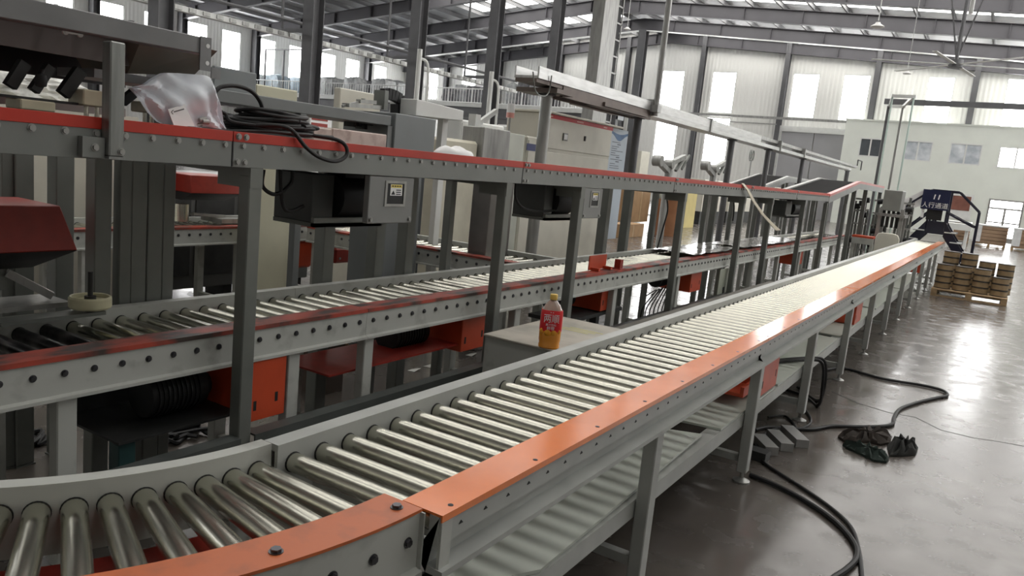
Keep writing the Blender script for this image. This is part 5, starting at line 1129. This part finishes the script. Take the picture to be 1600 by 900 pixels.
for i, (x0, x1, X_, z0_, z1_, lb) in enumerate(((804,824,-8.2,.9,1.4,'brown carton standing behind the galvanised column'), (786,806,-7.2,.0,.55,'brown carton low behind the round stop, on the floor shelf'), (985,1012,-8.6,.35,1.35,'tall leaning brown carton stack right of the small switch box'), (975,1008,-8.2,.0,.35,'pale flat carton on the floor under the leaning stack'), (688,708,-7.7,.98,1.1,'small brown box on the cream bench'))):
    a = ax(x0, 340, X_); b = ax(x1, 340, X_); t = thing('carton', lb, 'carton', (X_, a.y, z0_), 'brown cartons'); MB().box(X_-.5,a.y,z0_,X_,b.y,z1_).build('carton_body', CARD, t, .006); MB().box(X_,(a.y+b.y)/2-.03,z0_+.02,X_+.002,(a.y+b.y)/2+.03,z1_-.02).build('tape', mat('tape_%d' % i, (.5,.36,.2), .3, 0, 0), t)
# brown drum, yellow sheet, benches, white cabinets
q = ax(1042,345,-8.2); dm = thing('drum', 'brown fibre drum with a grey lid under the upper deck', 'drum', (-8.2, q.y, 0)); rD = .42
MB().lathe([(rD,0.0),(rD,1.05)], (-8.2,q.y,0), 28).build('drum_body', mat('drum_brown', (.33,.15,.07), .55, 0, .1, 3), dm); MB().lathe([(rD*1.03,1.05),(rD*1.03,1.12),(rD*.9,1.20)], (-8.2,q.y,0), 28).build('lid', mat('lid_greygreen', (.25,.27,.22), .5, 0, .1, 4), dm)
t = block('yellow_frame_sign', 'yellow framed dark opening above the drum lid', 'sign', -9.2, 1068, 1090, 302, 0, mat('yellow_board', (.66,.55,.22), .5, 0, .05, 3), .03, 1.62)
y_ = t['_y']; MB().box(-9.2,lerp(y_[0],y_[1],.3),1.25,-9.19,lerp(y_[0],y_[1],.75),1.6).build('dark_panel', DARK, t)
def bench(label, X, x0, x1, zt_, m_top, dep=.8):
    a = ax(x0, 340, X); b = ax(x1, 340, X); t = thing('work_table', label, 'table', (X, a.y, 0))
    part(t, 'table_top', m_top, MB().box(X-dep,a.y,zt_-.05,X,b.y,zt_)); part(t, 'lower_shelf', GALV, MB().box(X-dep,a.y+.05,.4,X,b.y-.05,.43))
    for yy in (a.y+.05, b.y-.05):
        for xx in (X-.05, X-dep+.05): part(t, 'leg', POST, MB().box(xx-.025,yy-.025,0,xx+.025,yy+.025,zt_-.05))
    return t
bench('table with dark parts bins between the brown cartons and the drum', -9.5, 1018, 1060, 1.15, WHITE)
bench('steel table seen between the thin posts right of the bottle', -8.3, 775, 828, .85, GALV, .55)
for i, (x0, x1, X_, lb) in enumerate(((1098,1135,-9.8,'white cabinet behind the paired deck posts, left one'), (1140,1185,-9.8,'white cabinet behind the pale hanging strip'), (1190,1230,-9.8,'white cabinet behind the strip tip'))):
    a = ax(x0, 310, X_); b = ax(x1, 310, X_); t = thing('white_cabinet', lb, 'cabinet', (X_, a.y, 0), 'white cabinets'); MB().box(X_-.6,a.y,.5,X_,b.y,1.75).build('body', CABM, t, .01); MB().box(X_-.55,a.y+.05,0,X_-.05,b.y-.05,.5).build('plinth', DARK, t); MB().box(X_,(a.y+b.y)/2-.01,.55,X_+.01,(a.y+b.y)/2+.01,1.85).build('door_gap', POST, t)
# white curtain wall under mezzanine left: machine rows
for i, (x0, x1, yt, X_, m_, lb) in enumerate(((30,68,97,-7.5,CABM,'cream box machine seen through the slanted rods, left one'), (78,118,104,-7.5,GALV,'grey box machine seen through the slanted rods, right one'), (485,520,176,-9,SIGN,'white notice panel with red print under the portal beam'), (540,600,182,-10,WHITE,'white machine seen through the grey portal opening'), (1003,1016,236,-14,CABM,'small cream switch cabinet by the left bright window'))):
    a = ax(x0, yt, X_); b = ax(x1, yt, X_); t = thing('machine_cabinet', lb, 'cabinet', (X_, a.y, 0)); MB().box(X_-.4,a.y,0,X_,b.y,a.z).build('body', m_, t, .01)
    if i == 2:
        for k in range(5): MB().box(X_,a.y+.03,a.z-.10-k*.09,X_+.005,b.y-.1,a.z-.05-k*.09).build('red_print', REDBOX, t)
# white bag heap behind the rods
random.seed(4); q = ax(60,150,-6.5); mb = MB(); bmesh.ops.create_icosphere(mb.b, subdivisions=4, radius=1)
for v in mb.b.verts: d = 1+random.uniform(-.09,.09); v.co = Vector((-6.95+v.co.x*.25*d, q.y+v.co.y*.62*d, max(1.722, 1.86+v.co.z*.16*d)))
tag(mb.build('film_heap', mat('white_film_heap', (.8,.8,.76), .4, 0, .2, 12), None), 'crumpled white film heap seen through the slanted rods', 'film heap')
tag(MB().box(-7.3,q.y-.9,0,-6.6,q.y+.9,1.72).build('film_table', CABM, None), 'pale bench under the crumpled film heap', 'bench')
# plastic cover lying beyond deck (white sheet near box)
q0, q1 = ax(672,236,-3.1), ax(730,240,-3.1); mb = MB(); bmesh.ops.create_uvsphere(mb.b, u_segments=20, v_segments=12, radius=1)
for v in mb.b.verts: v.co = Vector((-3.06+v.co.x*.07, (q0.y+q1.y)/2+v.co.y*(q1.y-q0.y)/2, 1.666+max(0,v.co.z)*.05*(1+.2*math.sin(9*v.co.y))))
tag(mb.build('white_bag', SIGN, None), 'flat white bag on the far edge of the deck beside the grey side box', 'bag')
# machine arms behind the deck, right of centre
for i, (x_, y_, lb) in enumerate(((1045,262,'jointed pale robot arms behind the deck, left cluster'), (1115,268,'jointed pale robot arms behind the deck, right cluster'))):
    q = ax(x_, y_, -6.5); t = thing('jointed_robot', lb, 'robot arm', (-6.5, q.y, 1.0), 'robot arms'); s = .28
    part(t, 'column', GALV, MB().cyl((-6.5,q.y,0),(-6.5,q.y,q.z+.05),.08,14)); part(t, 'joint', GALV, MB().cyl((-6.6,q.y,q.z+.08),(-6.4,q.y,q.z+.08),.10,16).cyl((-6.6,q.y-.7,q.z+.12),(-6.4,q.y-.7,q.z+.12),.12,16))
    part(t, 'upper_arm', GALV, MB().bar((-6.5,q.y,q.z+.08),(-6.5,q.y+.9,q.z+.30),.10,.10).bar((-6.5,q.y-.7,q.z+.12),(-6.5,q.y+.1,q.z-.12),.12,.10)); part(t, 'gripper', POST, MB().bar((-6.5,q.y+.9,q.z+.3),(-6.5,q.y+.45,q.z-.05),.06,.06).bar((-6.45,q.y+1.1,q.z+.35),(-6.45,q.y+.7,q.z),.04,.05))
# ================================================================ far machines at the end of the lines
HM = mat('hopper_grey', (.30,.31,.29), .4, .2, .08, 3)
t = thing('hopper_cabinet', 'grey square hopper on a frame left of the stair bridge', 'machine', (-3.0, 17.8, 0))
a = ay(1382,300,18); b = ay(1411,300,18); zt_ = ay(1395,297,18).z; zb_ = ay(1395,330,18).z
MB().box(a.x,18,zb_,b.x,18.6,zt_).build('hopper', HM, t, .01)
mb = MB(); 
for xx in (a.x-.05, b.x+.02): mb.box(xx,18,0,xx+.07,18.07,zb_+.05).box(xx,18.6,0,xx+.07,18.67,zb_)
mb.box(a.x-.06,17.95,zb_-.12,b.x+.12,18.65,zb_-.06); mb.build('frame', GALV, t)
mb = MB()
for k in range(5): mb.cyl((a.x+.05+k*.09,18.1,zb_-.35),(a.x+.05+k*.09,18.1,zb_),.03,8)
mb.build('nozzles', DARK, t)
t = thing('work_table', 'grey steel work table with orange top, left of the pale chair', 'table', (-3, 17.7, 0)); xa_, xb_ = ay(1336,348,17.6).x, ay(1370,350,17.6).x
part(t, 'table_top', ORANGED, MB().box(xa_,17.5,.83,xb_,17.95,.87)); part(t, 'apron', GREYW, MB().box(xa_,17.5,.70,xb_,17.53,.83))
for xx in (xa_+.03, xb_-.03):
    for yy in (17.56, 17.9): part(t, 'leg', GREYW, MB().box(xx-.03,yy-.03,0,xx+.03,yy+.03,.70))
for i, (x_, y_, lb) in enumerate(((1345,330,'tangle of dark pipes and valves under the near ramp'), (1374,345,'second tangle of pipes left of the hopper'), (1411,345,'third tangle of pipes by the bridge stair'))):
    q = ay(x_, y_, 19.2); t = thing('pipe_rig', lb, 'machine', (q.x, 19.2, 0), 'pipe rigs'); random.seed(30+i); mb = MB(); m2 = MB()
    for k in range(5): xx = q.x-.16+k*.07; MB().box(xx,19.2,0,xx+.05,19.25,1.3+random.uniform(0,.5)).build('upright', POST, t)
    for k in range(5): z_ = .5+k*.28; MB().bar((q.x-.17,19.18,z_),(q.x+.17,19.18,z_+random.uniform(-.05,.05)),.04,.04).build('cross_pipe', GALV, t)
    for k in range(6): c_ = Vector((q.x+random.uniform(-.17,.04),19.1,random.uniform(.6,1.6))); MB().cyl(c_, c_+Vector((.12,0,.02)), .06, 12).build('valve', BLACK, t)
# pale chair
q = ay(1386,376,17.2); ch_ = thing('plastic_chair', 'pale translucent plastic chair beside the far part of the near conveyor', 'chair', (q.x, 17.2, 0))
CHM = mat('chair_cream', (.72,.70,.60), .4, 0, .04, 4, trans=.0)
cxh, zt_, hw = q.x, ay(1385,364,17.2).z, .22
mb = MB(); pts = [(cxh-hw,.45),(cxh+hw,.45),(cxh+hw,zt_-.10),(cxh+hw-.04,zt_-.02),(cxh+hw-.12,zt_),(cxh-hw+.12,zt_),(cxh-hw+.04,zt_-.02),(cxh-hw,zt_-.10)]
mb.prism(pts, 17.18, 17.22).build('backrest', CHM, ch_, .01); MB().box(cxh-hw,17.22,.42,cxh+hw,17.62,.46).build('seat', CHM, ch_, .01)
for xx in (cxh-hw+.03, cxh+hw-.03):
    for yy in (17.24, 17.60): MB().box(xx-.02,yy-.02,0,xx+.02,yy+.02,.42).build('leg', CHM, ch_)
# plastic sheets on the middle line
SH = mat('glossy_film', (.42,.41,.38), .18, 0, .3, 3, bump=.5, stretch=(2,.6,1))
for i, (y0_, y1_) in enumerate(((8.0, 9.7),(9.9,13.2))):
    mb = MB(); n = 14; random.seed(60+i); rows = []
    for k in range(n+1):
        yy = y0_+(y1_-y0_)*k/n; rows.append([mb.b.verts.new((MX-.05-.47*j/4, yy, .868+random.uniform(0,.022))) for j in range(5)])
    lo_ = [[mb.b.verts.new(v.co+Vector((0,0,-.008))) for v in r] for r in rows]
    for A, B in zip(rows, rows[1:]):
        for j in range(4): mb.b.faces.new((A[j],A[j+1],B[j+1],B[j]))
    for A, B in zip(lo_, lo_[1:]):
        for j in range(4): mb.b.faces.new((A[j],B[j],B[j+1],A[j+1]))
    tag(mb.build('plastic_sheet', SH, None), ['rumpled glossy plastic sheet on the middle line, the nearer one', 'rumpled glossy plastic sheet on the middle line, the farther one'][i], 'sheet', 'plastic sheets')
t = thing('side_plate', 'pale upright plate beside a middle line leg, behind the third thin post', 'plate', (-2.55, 8.9, 0)); MB().box(-2.60,8.75,.0,-2.59,9.15,.68).build('plate', mat('sage_plate', (.36,.38,.31), .5, 0, .05, 4), t, .002); MB().box(-2.59,8.93,.36,-2.589,9.0,.46).build('slot', BLACK, t)
# cables hanging under deck
for i, (pts, lb) in enumerate((([(412,265),(410,290),(425,303),(440,300),(455,285),(457,268)],'black cable loop under the deck right of the tall front post'), ([(437,240),(440,310),(450,330),(474,322)],'thin black cable dropping to the gearbox under the deck'), ([(806,285),(806,310),(820,326),(850,330),(868,328)],'black cable curving under the deck to the smaller motor'), ([(1042,310),(1043,330),(1035,360),(1027,388)],'black cable hanging straight down left of a rear post'), ([(1145,345),(1147,322),(1143,296)],'short black cable behind the pale hanging strip'))):
    mb = MB(); mb.tube([ax(x_, y_, -2.72) for x_, y_ in pts], .009 if i != 3 else .008, 8); tag(mb.build('hanging_cable', BLACK, None), lb, 'cable', 'cables hanging under the deck')
mb = MB(); random.seed(8)
for k in range(6): mb.tube([ax(1010+k*8, 462-k, -2.6), ax(1022+k*5, 458-k*2, -2.6)+Vector((.02,0,.03)), ax(1005+k*6, 480, -2.62), ax(1000+k*7, 500, -2.66)], .006, 6)
tag(mb.build('cable_tangle', BLACK, None), 'tangle of thin black cables over the rail behind the dusty platform', 'cable')
tn[0] += 1
for o in bpy.data.objects:
    for k in ('_o', '_y'):
        if k in o: del o[k]
